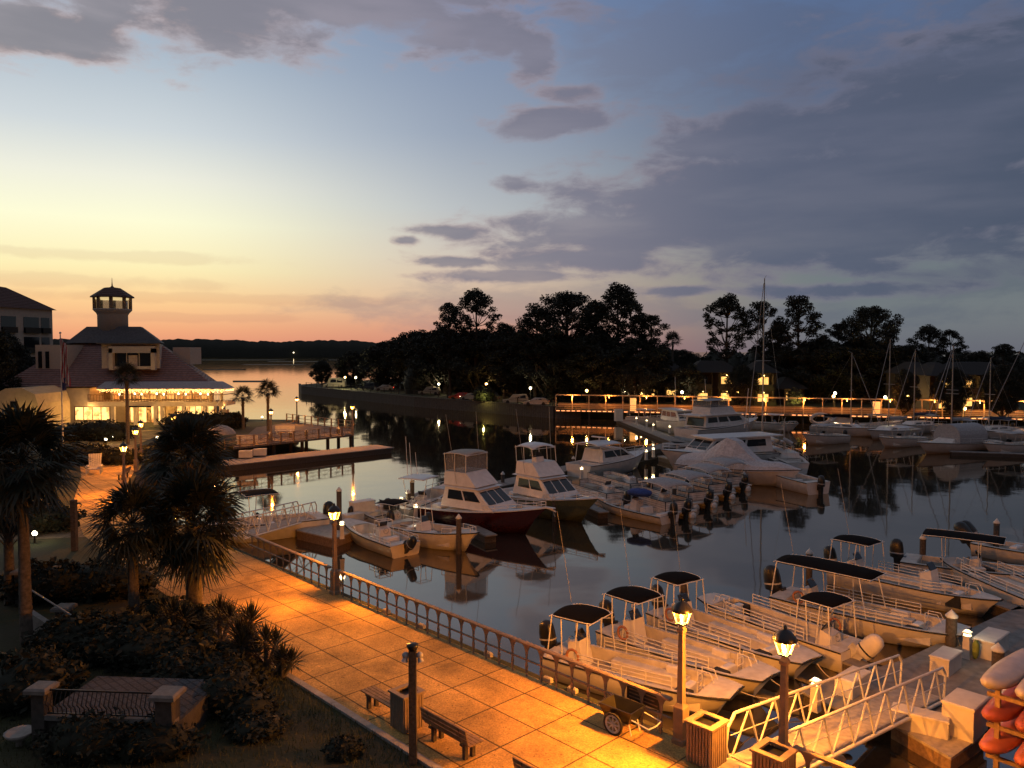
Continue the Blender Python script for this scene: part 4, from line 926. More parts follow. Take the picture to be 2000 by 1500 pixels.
rows(pt, [((at(1218, 975, .8).x, at(1218, 975, .8).y, 0), HD, 'topless pontoon boat left of the blue covered boat'), ((at(1262, 955, .8).x, at(1262, 955, .8).y, 0), HD, 'topless pontoon boat behind the one left of the blue covered boat')])
r, L, f_ = cc_boat('skiff', 'low white skiff with a bright blue bundled cover', (1310, 1003), (1160, 972), L=7.2, B=2.2, fs=.55, fb=.85)
MB().blob((L * .38, 0, 1.75), 1.0, .75, .28, 14, 8, .08).build('bundled_cover', 'blue_canvas', r)
# cruisers
r, L = boat_at('cabin_cruiser', 'white cabin cruiser with a radar arch left of the pontoon boats', 'boat', (1125, 908), (1262, 888), 1.2, 10)
f_ = hull(r, L, 3.4, 1.2, 1.7, 'white', 'white', blunt=.05, cock=(0, .2), floor=.6, gun=.2)
v = frustum((L * .2, L * .72, 1.35), (L * .22, L * .5, 1.1), 1.3, 2.5); c_ = MB().hexa(v).build('cabin', 'white', r); wins(c_, v, [('R', .08, .46, .35, .85), ('R', .5, .9, .35, .85), ('F', .05, .48, .25, .85), ('F', .52, .95, .25, .85)])
canopy(r, L * .12, L * .46, 3.0, 3.0, 'white', .2, legs=((.1, -.3), (.9, .3)), fz=1.3, name='hard_top'); MB().bar((L * .3, 0, 3.2), (L * .3, 0, 3.5), .06).box(L * .3 - .12, L * .3 + .12, -.9, .9, 3.5, 3.6).build('radar', 'white', r)
rail(r, [f_(t, .15, 0, s_) for s_, ts in ((1, (.6, .7, .8, .9, .98)), (-1, (.98, .9, .8, .7, .6))) for t in ts], .5, 2, name='bow_rail')
def trawler(label, ps, pb, L, B=4.0, fly=True, hm='white', dark=False, canv=False):
    r, L = boat_at('motor_yacht', label, 'boat', ps, pb, 1.5, L)
    f_ = hull(r, L, B, 1.5, 2.3, hm, 'white', blunt=.05, pw=2.2, cock=(0, .12), floor=.8, gun=.2, rub='black_metal')
    v = frustum((L * .12, L * .74, B * .4), (L * .14, L * .62, B * .36), 1.7, 3.2); c_ = MB().hexa(v).build('cabin', 'white', r)
    wins(c_, v, [('R', .05, .28, .4, .85), ('R', .32, .55, .4, .85), ('R', .59, .9, .4, .85), ('L', .05, .28, .4, .85), ('L', .32, .55, .4, .85), ('L', .59, .9, .4, .85), ('F', .05, .48, .3, .85), ('F', .52, .95, .3, .85), ('B', .1, .9, .1, .8)])
    MB().box(L * .04, L * .66, -B * .42, B * .42, 3.2, 3.32).build('cabin_roof', 'white', r)
    if fly:
        v = frustum((L * .2, L * .56, B * .34), (L * .2, L * .5, B * .31), 3.32, 4.3); k_ = MB().hexa(v).build('flybridge', 'white', r)
        rail(k_, [(L * .05, -B * .38, 3.32), (L * .12, -B * .38, 3.32), (L * .2, -B * .36, 3.32)], .8, 2)
        canopy(k_, L * .18, L * .46, B * .66, 5.2, 'grey_canvas' if canv else 'white', .15, legs=((.1, 0), (.5, 0), (.9, .2)), fz=4.2)
        MB().hexa(frustum((L * .20, L * .45, B * .31), (L * .21, L * .44, B * .3), 4.3, 5.0)).build('curtain', 'clear_vinyl', k_)
    rail(r, [f_(t, .15, 0, s_) for s_, ts in ((1, (.4, .5, .6, .7, .8, .9, .98)), (-1, (.98, .9, .8, .7, .6, .5, .4))) for t in ts], .6, 2, name='deck_rail')
    MB().bar((L * .3, .3, 4), (L * .27, .3, 8), .03).build('antenna', 'white', r)
    return r, L
trawler('tall two deck motor yacht with an open rear deck in front of the far walkway', (1340, 838), (1478, 826), 15, 4.6, canv=True)
trawler('white trawler yacht with a long roof moored in front of the tall motor yacht', (1505, 880), (1300, 893), 14, 4.2, fly=False)
trawler('small white cabin boat at the bow of the tall motor yacht', (1290, 818), (1370, 832), 9, 3.2, fly=False)
r, L = boat_at('covered_cruiser', 'cruiser wholly shrouded in a pale peaked cover', 'boat', (1360, 905), (1535, 925), 1.2, 11.5)
f_ = hull(r, L, 3.7, 1.2, 1.7, 'white', 'white', blunt=.05, cock=(0, .01))
cv = MB(); sec = []
for i in range(13):
    t = i / 12; a = f_(min(.99, t * .98 + .01)); hgt = 1.9 + 1.9 * math.exp(-((t - .42) / .2) ** 2) + .2 * math.sin(t * 17); y = a[1] + .04
    sec.append([(a[0], -y, a[2] - .15), (a[0], -y * .8, a[2] + (hgt - a[2]) * .45), (a[0], -y * .3, hgt), (a[0], y * .3, hgt), (a[0], y * .8, a[2] + (hgt - a[2]) * .45), (a[0], y, a[2] - .15)])
vs = [p_ for s_ in sec for p_ in s_]; cv.add(vs, [(i * 6 + j, i * 6 + j + 1, i * 6 + j + 7, i * 6 + j + 6) for i in range(12) for j in range(5)] + [(5, 4, 3, 2, 1, 0), tuple(72 + j for j in range(6))], False)
cv.build('shroud', mat('shroud', (.5, .48, .5), .7, bump=.6, bscale=3), r)
def sailboat(label, ps, pb, L, mast=13, cover='dark_blue_canvas', dodger=None, hm='white', big=None, mast_m='steel', ml=None):
    r, L = boat_at('sailboat', label, 'sailboat', ps, pb, 1.1, L, 'sailboats with bare masts')
    f_ = hull(r, L, L * .3, 1.05, 1.45, hm, 'boat_deck', blunt=.02, pw=1.9, tr=.75, cock=(.04, .26), floor=.6, gun=.3, flare=.8, rub='black_metal')
    v = frustum((L * .28, L * .7, L * .1), (L * .29, L * .62, L * .08), 1.15, 1.65); c_ = MB().hexa(v).build('cabin', 'white', r)
    wins(c_, v, [('R', .1, .4, .3, .75), ('R', .5, .85, .3, .75), ('L', .1, .4, .3, .75), ('L', .5, .85, .3, .75)])
    mx = L * .56; MB().bar((mx, 0, 1.6), (mx, 0, mast), .085, 8, .055).bar((mx, -.8, mast * .55), (mx, .8, mast * .55), .03).bar((mx, 0, mast), (mx - .5, 0, mast + .25), .02).build('mast', mast_m, r)
    bo = MB().bar((mx, 0, 2.5), (L * .16, 0, 2.45), .07, 8).build('boom', mast_m, r)
    cvr = MB(); K = 10; n = 8; vs = []
    for i in range(K + 1):
        t = i / K; x = mx - .1 + (L * .18 - mx) * t; w = .26 * (1 - .45 * t) * random.uniform(.9, 1.1)
        for j in range(n): a = 2 * math.pi * j / n; vs.append((x, w * .7 * math.cos(a), 2.68 + w * math.sin(a)))
    cvr.add(vs, [(i * n + j, i * n + (j + 1) % n, (i + 1) * n + (j + 1) % n, (i + 1) * n + j) for i in range(K) for j in range(n)], True).build('sail_cover', cover, r)
    q = MB()
    for p_ in ((L * .99, 0, 1.5), (0, 0, 1.1)): q.bar((mx, 0, mast - .1), p_, .009, 4)
    q.build('stay', 'steel', r); MB().bar((mx + .2, 0, mast - .5), (L * .97, 0, 1.6), .035, 6).build('furled_jib', 'grey_canvas', r)
    rail(r, [f_(t, .06, 0, s_) for s_ in (1,) for t in (.05, .2, .35, .5, .65, .8, .97)], .55, 2, .012, name='lifeline'); rail(r, [f_(t, .06, 0, -1) for t in (.05, .2, .35, .5, .65, .8, .97)], .55, 2, .012, name='lifeline')
    if big:
        x0, x1, w, z1 = big; k_ = MB(); K = 12; vs = []
        for i in range(2):
            x = (x0, x1)[i] * L
            for j in range(K + 1): a = math.pi * j / K; vs.append((x, w * math.cos(a), 1.2 + (z1 - 1.2) * math.sin(a) ** .6))
        k_.add(vs, [(j, j + 1, K + 2 + j, K + 1 + j) for j in range(K)] + [tuple(range(K + 1))[::-1], tuple(range(K + 1, 2 * K + 2))]); k_.build('boat_cover', 'grey_canvas', r)
    if dodger: canopy(r, L * .2, L * .36, L * .24, 2.5, dodger, .15, legs=((.1, 0), (.9, .3)), fz=1.2)
    return r
sailboat('sailboat with the tallest white mast behind the trawler', (1560, 905), (1440, 862), 12.5, 19.5, 'white', 'white')
sailboat('sailboat with a pale sail cover behind the trawler stern, blue stern quarter', (1575, 912), (1500, 872), 9.5, 4.8, 'grey_canvas')
for lab, ps, pb, L, mast, cov, dg, bg_ in (
    ('black canopied sailboat with dinghies on its stern, leftmost of the far row', (1608, 832), (1700, 838), 9.5, 11.5, 'black_canvas', 'black_canvas', None),
    ('low sailboat with a long white deck, second in the far sailboat row', (1790, 835), (1688, 845), 11, 13.3, 'grey_canvas', None, None),
    ('sailboat behind the covered one in the far row', (1835, 828), (1745, 832), 10, 12, 'dark_blue_canvas', 'tan_canvas', None),
    ('sailboat under a big arched grey cover facing left', (1945, 858), (1782, 870), 13, 12.4, 'dark_blue_canvas', None, (.25, .62, 1.7, 3.3)),
    ('sailboat with a tall mast just behind the arched cover', (1905, 838), (1820, 846), 11, 12.0, 'grey_canvas', 'grey_canvas', None),
    ('sailboat right of the arched cover', (1985, 838), (1890, 842), 10, 10.8, 'dark_blue_canvas', 'dark_blue_canvas', None),
    ('sailboat at the right edge with a leaning forestay', (2080, 850), (1960, 846), 12, 14.5, 'white', None, None)):
    sailboat(lab, ps, pb, L, mast, cov, dg, big=bg_)
for lab, ps, pb, L_, hm_, tp in (('low white runabout with a grey cover between the trawler stern and the far sailboats', (1640, 846), (1575, 850), 7, 'white', 'grey_canvas'),
    ('white motorboat with a pale top left of the arched grey cover', (1790, 850), (1722, 856), 8, 'white', 'white'), ('white motorboat with a dark top behind the second far sailboat', (1690, 826), (1750, 824), 8, 'white', 'dark_blue_canvas'),
    ('pale motorboat with a white top just right of the tallest mast', (1480, 822), (1545, 828), 8.5, 'white', 'white'), ('white cabin boat at the right edge behind the pale finger dock', (2010, 862), (1930, 868), 9, 'white', 'grey_canvas'),
    ('small white motorboat between the far boardwalk and the small cabin boat', (1240, 812), (1285, 816), 7, 'white', 'white'), ('low white skiff moored right of the white capped piling', (1575, 932), (1512, 918), 7, 'white', None),
    ('grey motorboat beside the far dock, second from the right edge', (1960, 832), (1900, 834), 8, 'grey_fibreglass', 'white')):
    cc_boat('motorboat', lab, ps, pb, L=L_, B=2.6, fs=1.0, fb=1.4, hm=hm_, top=tp, tz=2.4, cx=.5, tl=(-1.6, 1.0), kk=1.2, group='small motorboats in the far part of the marina')
dock_float('floating_dock', 'long pale finger dock before the covered sailboats at the right', strip(at(1855, 882, .4), at(2040, 888, .4), 1.0), .45)
dock_float('floating_dock', 'far floating dock behind the sailboat row', strip(at(1600, 828, .4), at(2100, 840, .4), 1.6), .45)
for i, (u, v, lab) in enumerate(((1602, 833, 'inflatable dinghy hung on edge at the stern of the leftmost far sailboat'), (1643, 838, 'pale inflatable dinghy lying against the leftmost far sailboat'))):
    p_ = at(u, v, 0); r = empty('dinghy', (p_.x, p_.y, .3), R(10 + 20 * i), lab, 'dinghy'); q = MB(); pts = [(1.6 * math.cos(a) * (1.4 if i else 1), 0, .9 + .75 * math.sin(a)) for a in [k * math.pi / 8 for k in range(17)]]
    q.path(pts, .26, 8).build('tube', 'box_white', r)
    if i: MB().box(-1.8, 1.8, -.05, .05, .3, 1.5).build('floor', 'box_white', r)
# mooring lines
def line(a, c, sag, label):
    a, c = Vector(a), Vector(c); K = 12; pts = [a.lerp(c, i / K) - Vector((0, 0, sag * 4 * (i / K) * (1 - i / K))) for i in range(K + 1)]
    o = MB().path([p_ - a for p_ in pts], .016, 5).build('mooring_line', 'rope'); o.location = a; tag(o, label, 'rope', 'mooring lines of the near boats')
for (a, az, c, cz, lab) in (((1440, 1348), .95, (1572, 1352), .5, 'slack pale rope from the nearest tour skiff bow to the dock'), ((1500, 1322), .95, (1590, 1345), .5, 'slack pale rope from the second tour skiff bow to the dock'),
        ((1596, 1296), .95, (1650, 1325), .5, 'slack pale rope from the third tour skiff bow to the dock'), ((1868, 1238), .95, (1885, 1262), .5, 'short rope from the long skiff bow to the thick piling'),
        ((1085, 1008), 1.6, (1080, 990), .6, 'rope from the maroon boat bow to the piling beside it'), ((672, 1015), .95, (655, 1045), .6, 'rope from the yellow skiff bow to the concrete pontoon')):
    line(at(a[0], a[1], az), at(c[0], c[1], cz), .25, lab)
# kayak rack, bottom right
kr = empty('kayak_rack', at(2035, 1500, .5), R(40), 'timber rack loaded with kayaks in the bottom right corner', 'rack')
q = MB()
for x in (-1.1, 1.0):
    for y in (-.75, .75): q.box(x - .06, x + .06, y - .06, y + .06, -.8, 2.3)
    for z in (.35, 1.2, 2.05): q.box(x - .05, x + .05, -1.0, 1.0, z - .05, z + .05)
q.build('rack_frame', 'timber', kr)
def kayak(m, L=3.7, w=.42, h=.26):
    r = MB(); K = 14; n = 10; vs = []
    for i in range(K + 1):
        t = i / K; k_ = max(.03, math.sin(math.pi * t) ** .42); x = L * (t - .5)
        for j in range(n): a = 2 * math.pi * j / n; vs.append((x, w * k_ * math.cos(a), h * (.5 + .5 * k_) * math.sin(a) * k_ ** .3 + .18 * abs(2 * t - 1) ** 3))
    r.add(vs, [(i * n + j, (i + 1) * n + j, (i + 1) * n + (j + 1) % n, i * n + (j + 1) % n) for i in range(K) for j in range(n)] + [tuple(range(n)), tuple(range(K * n, K * n + n))[::-1]], True)
    o = r.build('kayak', m); ck = MB(); ck.lathe([(.2, -.16), (.24, -.2), (.24, -.205), (.18, -.15)], n=12, smooth=True); ck.v = [(x * 2, y, z) for x, y, z in ck.v]; ck.build('cockpit_rim', 'rubber', o)
    return tag(o, 'x', 'kayak', 'kayaks stacked on the rack')
ko, kd, kp = kayak('kayak_orange'), kayak('kayak_red'), kayak('kayak_pale')
def kl(x, y, z, tilt=0): a = R(40); return (kr.location.x + x * math.cos(a) - y * math.sin(a), kr.location.y + x * math.sin(a) + y * math.cos(a), kr.location.z + z)
KZ = R(40)
rows(kp, [(kl(.1, .85, 2.36), KZ, 'pale kayak on the top shelf of the rack, farthest'), (kl(0, 0, 2.38), KZ, 'pale kayak on the top shelf of the rack, middle'), (kl(-.1, -.85, 2.36), KZ, 'pale kayak on the top shelf of the rack, nearest')])
rows(kd, [(kl(.1, .8, 1.5), KZ, 'dark red kayak on the middle shelf, farthest'), (kl(0, -.02, 1.52), KZ, 'dark red kayak on the middle shelf, centre'), (kl(.1, -.85, 1.5), KZ, 'dark red kayak on the middle shelf, nearest')])
rows(ko, [(kl(0, .8, .66), KZ, 'orange kayak on the bottom shelf, farthest'), (kl(-.1, -.05, .66), KZ, 'orange kayak on the bottom shelf, centre'), (kl(-.2, -.88, .66), KZ, 'orange kayak on the bottom shelf, nearest')])
# left pier with railings
def post_rail(a, c, label, step=1.6, h=1.05, m='timber', group=None, cross=True, z=None):
    a, c = Vector(a), Vector(c); L = (c - a).length; r = empty('pier_railing', a, math.atan2(c.y - a.y, c.x - a.x), label, 'railing', group)
    n = max(2, round(L / step))
    for i in range(n + 1): MB().box(i * L / n - .07, i * L / n + .07, -.07, .07, -.1, h + .08).build('post', m, r)
    q = MB().box(0, L, -.09, .09, h, h + .05).box(0, L, -.03, .03, .15, .22).box(0, L, -.03, .03, h * .55, h * .6).build('rail', m, r)
    if cross:
        k_ = MB()
        for i in range(n):
            x0, x1 = i * L / n, (i + 1) * L / n; k_.bar((x0, 0, .2), (x1, 0, h), .02, 4).bar((x0, 0, h), (x1, 0, .2), .02, 4).bar(((x0 + x1) / 2, 0, .2), ((x0 + x1) / 2, 0, h), .02, 4)
        k_.build('lattice', m, r)
    return r
pier = [xy(455, 874), xy(690, 849), xy(690, 838), xy(575, 824), xy(500, 835)]
pr = empty('pier', (pier[0][0], pier[0][1], 0), 0, 'timber pier deck reaching out from the restaurant lawn', 'pier')
MB().prism([(x - pier[0][0], y - pier[0][1]) for x, y in pier], PZ - .2, PZ + .008).build('deck', 'planks', pr)
for k_, (u, v) in enumerate(((480, 869), (535, 863), (590, 857), (640, 852), (685, 848), (688, 841))):
    x, y = xy(u, v); MB().lathe([(.2, -1.5), (.2, PZ - .2)], (x - pier[0][0], y - pier[0][1], 0), 8).build('pile', 'piling', pr)
post_rail(at(440, 875.5, PZ), at(690, 849.4, PZ), 'timber lattice railing along the near side of the pier')
post_rail(at(560, 823, PZ), at(689, 839, PZ), 'railing along the far side of the pier against bright water', cross=False)
post_rail(at(690, 849, PZ), at(690, 839, PZ), 'short railing closing the outer end of the pier')
dock_float('floating_dock', 'long pale floating dock below the left pier', strip(at(425, 905, .65), at(752, 871, .65), 3.6), .65, .6, 'concrete')
for i, (u, v, lab) in enumerate(((533, 880, 'dark piling by the pier railing, left'), (572, 875, 'dark piling by the pier railing, middle'), (602, 872, 'dark piling by the pier railing, right'), (664, 866, 'dark piling at the outer pier corner'))):
    p_ = at(u, v, .5); o = piling(2.4, .2); place(o, (p_.x, p_.y - .8, 0), 0, lab)
for i, (u, v, lab) in enumerate(((508, 889, 'white moulded box on the left floating dock'), (480, 893, 'second white box on the left floating dock beside the planter'))):
    dock_box(1.3, .7, .7, lab, at(u, v, .8), .2)
# far walkway
WA, WB = Vector((7.6, 134.2, 0)), Vector((95, 112.5, 0)); WL = (WB - WA).length; WZ = math.atan2(WB.y - WA.y, WB.x - WA.x)
wk = empty('boardwalk', WA, WZ, 'long lit boardwalk on piles with overhead beams crossing behind the marina', 'boardwalk')
MB().box(0, WL, 0, 2.6, 1.35, 1.5).build('deck', 'planks', wk)
MB().box(0, WL, -.12, -.02, 1.25, 1.5).build('fascia', 'timber', wk)
for i in range(int(WL / 2.9) + 1):
    x = i * 2.9; MB().box(x - .08, x + .08, -.02, .14, 1.5, 4.05).build('post', 'beam_paint', wk)
    if i % 2 == 0: MB().lathe([(.17, -1.5), (.17, 1.3)], (x, .4, 0), 8).build('pile', 'piling', wk)
MB().box(0, WL, -.06, .18, 4.05, 4.25).build('top_beam', 'beam_paint', wk)
MB().box(0, WL, 0, .08, 2.45, 2.55).box(0, WL, 0, .08, 2.1, 2.16).box(0, WL, 0, .08, 1.8, 1.86).build('rail', 'beam_paint', wk)
MB().box(0, WL, 2.5, 2.56, 1.6, 2.6).build('inner_rail', 'timber', wk)
q = MB(); 
for i in range(int(WL / .9)):
    if random.random() < .92: q.box(i * .9 + .15, i * .9 + .72, -.16, -.125, 1.34, 1.47)
q.build('rope_light', 'strip_glow', wk)
for i in range(14):
    x = 3 + i * 6.3
    if x < WL: MB().bar((x, -.3, 3.75), (x, -.3, 4.02), .035, 6).bar((x, -.3, 4.0), (x, -.05, 4.15), .02, 4).build('beam_lamp', 'bulb_far', wk); point('walk_light', (x, -.5, 3.65), 400, (1, .34, .06), wk, .15)
for i, (x, lab) in enumerate(((13.5, 'glowing tan kiosk panel on the boardwalk, left of the motor yacht'), (52, 'glowing tan kiosk panel on the boardwalk above the far sailboats'))):
    k_ = empty('kiosk', WA + Vector((math.cos(WZ), math.sin(WZ), 0)) * x + Vector((0, 1.1, 1.5)), WZ, lab, 'kiosk')
    MB().box(-.5, .5, 0, .5, 0, 2.2).build('body', mat('kiosk%d' % i, (.6, .4, .2), .6, emit=(1, .5, .15), es=.9), k_); MB().box(-.6, .6, -.1, .6, 2.2, 2.3).build('roof', 'timber', k_)
post_rail((-56.5, 212, 2.12), (7.2, 135.2, 2.12), 'dark railing along the top of the far sea wall', 3.2, .95, 'bark', cross=False)
# ------------------------------------------------------------------ restaurant
rs = empty('restaurant_building', (-53.5, 104, PZ), 0, 'restaurant with a big hipped tile roof, lit balcony and a round lookout tower', 'building')
def W_(x0, x1, y0, y1, z0, z1, name, m, par=rs): return MB().box(x0, x1, y0, y1, z0, z1).build(name, m, par)
# local frame: x = world x + 53.5, y = world y - 104, z above ground. 1 px of the photograph is about 0.069 m here
MB().prism([(-14.6, 4), (11.5, 4), (5, 16), (-14.6, 16)], 0, 5.14).build('wall', 'stucco', rs); W_(-14.6, -3.4, .0, 4.0, 0, 5.0, 'wall', 'stucco'); W_(-3.4, -.5, .0, .3, 0, 2.54, 'wall', 'stucco')
W_(-3.39, 14.8, -.6, 4.0, 2.55, 3.15, 'balcony_slab', 'stucco')
for x in (-.1, 2.9, 5.6, 6.5, 9.4, 12.2, 14.4): W_(x - .22, x + .22, -.5, -.06, 0, 2.55, 'column', 'stucco')
W_(-.5, 12.2, 3.5, 3.98, 0, 2.55, 'wall', 'stucco_cream')
# shop windows and doors
def lit(x0, x1, z0, z1, y, m='shop_lit', fr=3):
    f = MB(); w = x1 - x0
    for i in range(fr + 1): x = x0 + w * i / fr; f.box(x - .05, x + .05, y - .06, y - .012, z0, z1)
    f.box(x0, x1, y - .06, y - .012, z1, z1 + .1).box(x0, x1, y - .06, y - .012, z0 - .1, z0)
    o = f.build('window', 'timber', rs); MB().box(x0, x1, y - .010, y - .004, z0, z1).build('pane', m, o)
MB().box(-5.4, -.7, -.03, -.004, .7, 2.4).build('shop_window', 'shop_lit', rs)
q = MB()
for i in range(5): q.box(-5.4 + i * 1.17 - .05, -5.4 + i * 1.17 + .05, -.09, -.034, .7, 2.4)
q.box(-5.5, -.6, -.09, -.034, 2.4, 2.52).box(-5.5, -.6, -.12, -.034, .58, .7).build('shop_window_frame', 'timber', rs)
lit(.3, 2.6, .05, 2.3, 3.49, fr=2); lit(3.2, 5.2, .05, 2.3, 3.49, fr=2); lit(6.8, 12.0, .4, 2.3, 3.49, fr=6)
W_(2.2, 5.2, -1.7, -.62, 2.5, 2.62, 'awning', 'black_canvas')
# balcony interior
W_(-3.39, -1.2, 3.6, 3.99, 3.15, 5.5, 'bar_wall', 'timber'); W_(-1.2, 11.8, 3.55, 3.98, 3.15, 5.5, 'bar_wall', 'timber')
MB().box(-.6, 11.6, 3.45, 3.5, 3.3, 5.0).build('bar_window', 'bar_lit', rs)
q = MB()
q.box(-.6, 11.6, 3.36, 3.44, 5.1, 5.2).box(-.6, 11.6, 3.36, 3.44, 3.16, 3.2)
for i in range(11): q.box(-.6 + i * 1.2 - .08, -.6 + i * 1.2 + .08, 3.36, 3.44, 3.2, 5.1)
q.build('bar_window_frame', 'timber', rs)
for x in (-.2, 6.2, 13.0, 14.5): MB().box(x - .14, x + .14, -.45, -.17, 3.15, 5.5).build('column', 'stucco_cream', rs)
MB().box(-1.9, -1.0, 3.0, 3.2, 3.3, 5.2).build('lit_door', mat('door_glow', (.6, .3, .1), .6, emit=(1, .32, .06), es=.8), rs)
q = MB().box(-3.4, 14.8, -.58, -.50, 4.05, 4.15)
q.box(-3.4, 14.8, -.56, -.52, 3.3, 3.36)
for i in range(46): q.box(-3.4 + i * .4, -3.4 + i * .4 + .05, -.56, -.52, 3.2, 4.05)
q.box(14.72, 14.8, -.5, 4, 4.05, 4.15); q.build('balcony_railing', 'timber', rs)
# tables with small lamps on the balcony
for i in range(9):
    x = 0.3 + i * 1.5; t = MB().lathe([(.04, 3.15), (.04, 3.9), (.45, 3.9), (.45, 3.95)], (x, .6 + (i % 2) * 1.2, 0), 10).build('table', 'box_white', rs)
    MB().lathe([(.05, 3.95), (.12, 4.1), (.03, 4.25)], (x, .6 + (i % 2) * 1.2, 0), 8).build('table_lamp', 'bulb_pale', t)
# roofs
def hip(name, x0, x1, y0, y1, z0, X0, X1, Y0, Y1, z1, m, par=rs, th=.18):
    return MB().hexa([(x0, y0, z0), (x1, y0, z0), (x1, y1, z0), (x0, y1, z0), (X0, Y0, z1), (X1, Y0, z1), (X1, Y1, z1), (X0, Y1, z1)]).box(x0, x1, y0, y1, z0 - th, z0 - .003).build(name, m, par)
MB().hexa([(-15.6, -.4, 5.15), (13.8, -.4, 5.15), (6.5, 19, 5.15), (-15.6, 19, 5.15), (-9.7, 7, 11.1), (2.8, 7, 11.1), (.4, 13, 11.1), (-9.7, 13, 11.1)]).build('roof', 'roof_tile', rs)
MB().hexa([(-10.1, 6.2, 11.12), (3.6, 6.2, 11.12), (.8, 13.5, 11.12), (-10.1, 13.5, 11.12), (-8.3, 8.6, 13.5), (-.5, 8.6, 13.5), (-1.5, 11.4, 13.5), (-8.3, 11.4, 13.5)]).build('upper_roof', 'roof_grey', rs)
MB().hexa([(-1.4, -2.2, 5.0), (15.8, -2.2, 5.0), (15.8, 1, 5.0), (-1.4, 1, 5.0), (-1.0, -.6, 5.85), (14.2, -.6, 5.85), (14.2, 1, 5.85), (-1.0, 1, 5.85)]).build('balcony_awning', 'grey_canvas', rs)
# icicle string lights along the awning edge
q = MB(); random.seed(3)
for i in range(150):
    x = -1.2 + i * .112; z = 4.93
    for k_ in range(random.randint(1, 3)): q.blob((x + random.uniform(-.04, .04), -2.16 + random.uniform(-.05, .05), z - .1 - k_ * .15 + random.uniform(-.04, .04)), .036, .036, .045, 4, 3)
for i in range(26): q.blob((15.7, -2.1 + i * .12, 4.85 - random.uniform(0, .2)), .03, .03, .04, 4, 3)
tag(q.build('string_lights', 'string_bulb', rs), kind='stuff')
# dormer with balcony recess
MB().hexa([(-2.2, 1.0, 7.6), (5.7, 1.0, 7.6), (3.0, 8, 7.6), (-2.2, 8, 7.6), (-2.2, 1.0, 10.9), (5.7, 1.0, 10.9), (3.0, 8, 10.9), (-2.2, 8, 10.9)]).build('dormer', 'trim', rs)
MB().box(-.4, 4.8, .93, .985, 7.9, 9.7).build('dormer_window', 'dark_glass', rs); MB().box(1.5, 2.7, .90, .925, 7.9, 9.4).build('curtain', 'tan_canvas', rs)
q = MB().box(-.9, -.38, .3, .93, 7.4, 10.3).box(4.78, 5.3, .3, .93, 7.4, 10.3).box(-.9, 5.3, .3, .93, 9.7, 10.6).box(-.38, 4.78, .6, .93, 7.5, 7.9).box(1.2, 1.32, .85, .92, 7.9, 9.7).box(2.9, 3.02, .85, .92, 7.9, 9.7).build('dormer_window_frame', 'trim', rs)
MB().prism([(-2.5, .2), (6.0, .2), (3.4, 6.0), (-2.5, 6.0)], 10.9, 11.05).build('dormer_roof', 'roof_grey', rs)
W_(-12.1, -7.6, 2.5, 12, 7.0, 10.8, 'dormer', 'trim'); W_(4.4, 6.9, 8, 12, 8, 10.5, 'dormer', 'trim')
for x in (-11.7, -10.7): W_(x, x + .5, 2.42, 2.49, 7.6, 9.9, 'dormer_window', 'dark_glass')
# tower
TX = -5.2
tw = MB().lathe([(2.05, 12.3), (2.05, 15.2), (2.2, 15.5), (2.62, 15.95), (2.62, 16.1)], (TX, 10, 0), 16).build('tower', 'trim', rs)
q = MB()
for i in range(8):
    a = 2 * math.pi * (i + .5) / 8; x, y = TX + 2.35 * math.cos(a), 10 + 2.35 * math.sin(a); q.box(x - .19, x + .19, y - .19, y + .19, 16.1, 17.75)
q.build('pillar', 'timber', tw)
MB().lathe([(2.05, 16.1), (2.05, 17.3)], (TX, 10, 0), 8).build('glass', 'clear_vinyl', tw)
MB().lathe([(2.22, 17.5), (2.22, 17.72)], (TX, 10, 0), 16).build('light_band', mat('tower_glow', (.6, .5, .3), .5, emit=(1, .75, .35), es=.7), tw)
MB().lathe([(2.5, 17.75), (2.95, 17.77), (2.9, 17.95), (1.1, 19.2), (.3, 19.3), (.1, 19.5), (.05, 20.0), (.02, 20.7)], (TX, 10, 0), 8, False).build('tower_roof', 'roof_tile_dark', tw)
for (x, y, z, e, c) in ((-3, -1.2, 2.2, 130, WARM), (1, 1.4, 2.3, 220, WARM), (4, 1.4, 2.3, 180, WARM), (9.5, 1.4, 2.3, 260, WARM), (-2, 1.6, 5.0, 80, HPS), (3, 1.2, 4.8, 220, WARM), (8, 1.2, 4.8, 220, WARM), (13, 1.2, 4.8, 220, WARM), (15, -.5, 2.3, 150, WARM), (-2.5, -2.6, 1.4, 200, WARM), (-9, -3, 1.2, 120, WARM), (4, -2.8, 1.4, 260, WARM), (11, -2.8, 1.4, 260, WARM), (2, -2.9, 4.4, 160, WARM), (7, -2.9, 4.4, 160, WARM), (12, -2.9, 4.4, 160, WARM)): point('restaurant_light', (x, y, z), e, c, rs, .2)
# dining chairs under the arcade
for i in range(7):
    x = 6.9 + i * .75; c_ = MB().box(x - .2, x + .2, .9, 1.3, .42, .47).box(x - .2, x + .2, 1.26, 1.3, .47, .95)
    for a in (-.17, .17):
        for y in (.93, 1.27): c_.box(x + a - .02, x + a + .02, y - .02, y + .02, 0, .42)
    o = c_.build('dining_chair', 'box_white'); o.location = rs.location; o.location.x += 0
    me_off = Vector((x, 1.1, 0))
    for v_ in o.data.vertices: v_.co -= me_off
    o.location = Vector(rs.location) + me_off
    tag(o, ('first', 'second', 'third', 'fourth', 'fifth', 'sixth', 'seventh')[i] + ' white dining chair from the left under the restaurant arcade', 'chair', 'white chairs under the arcade')
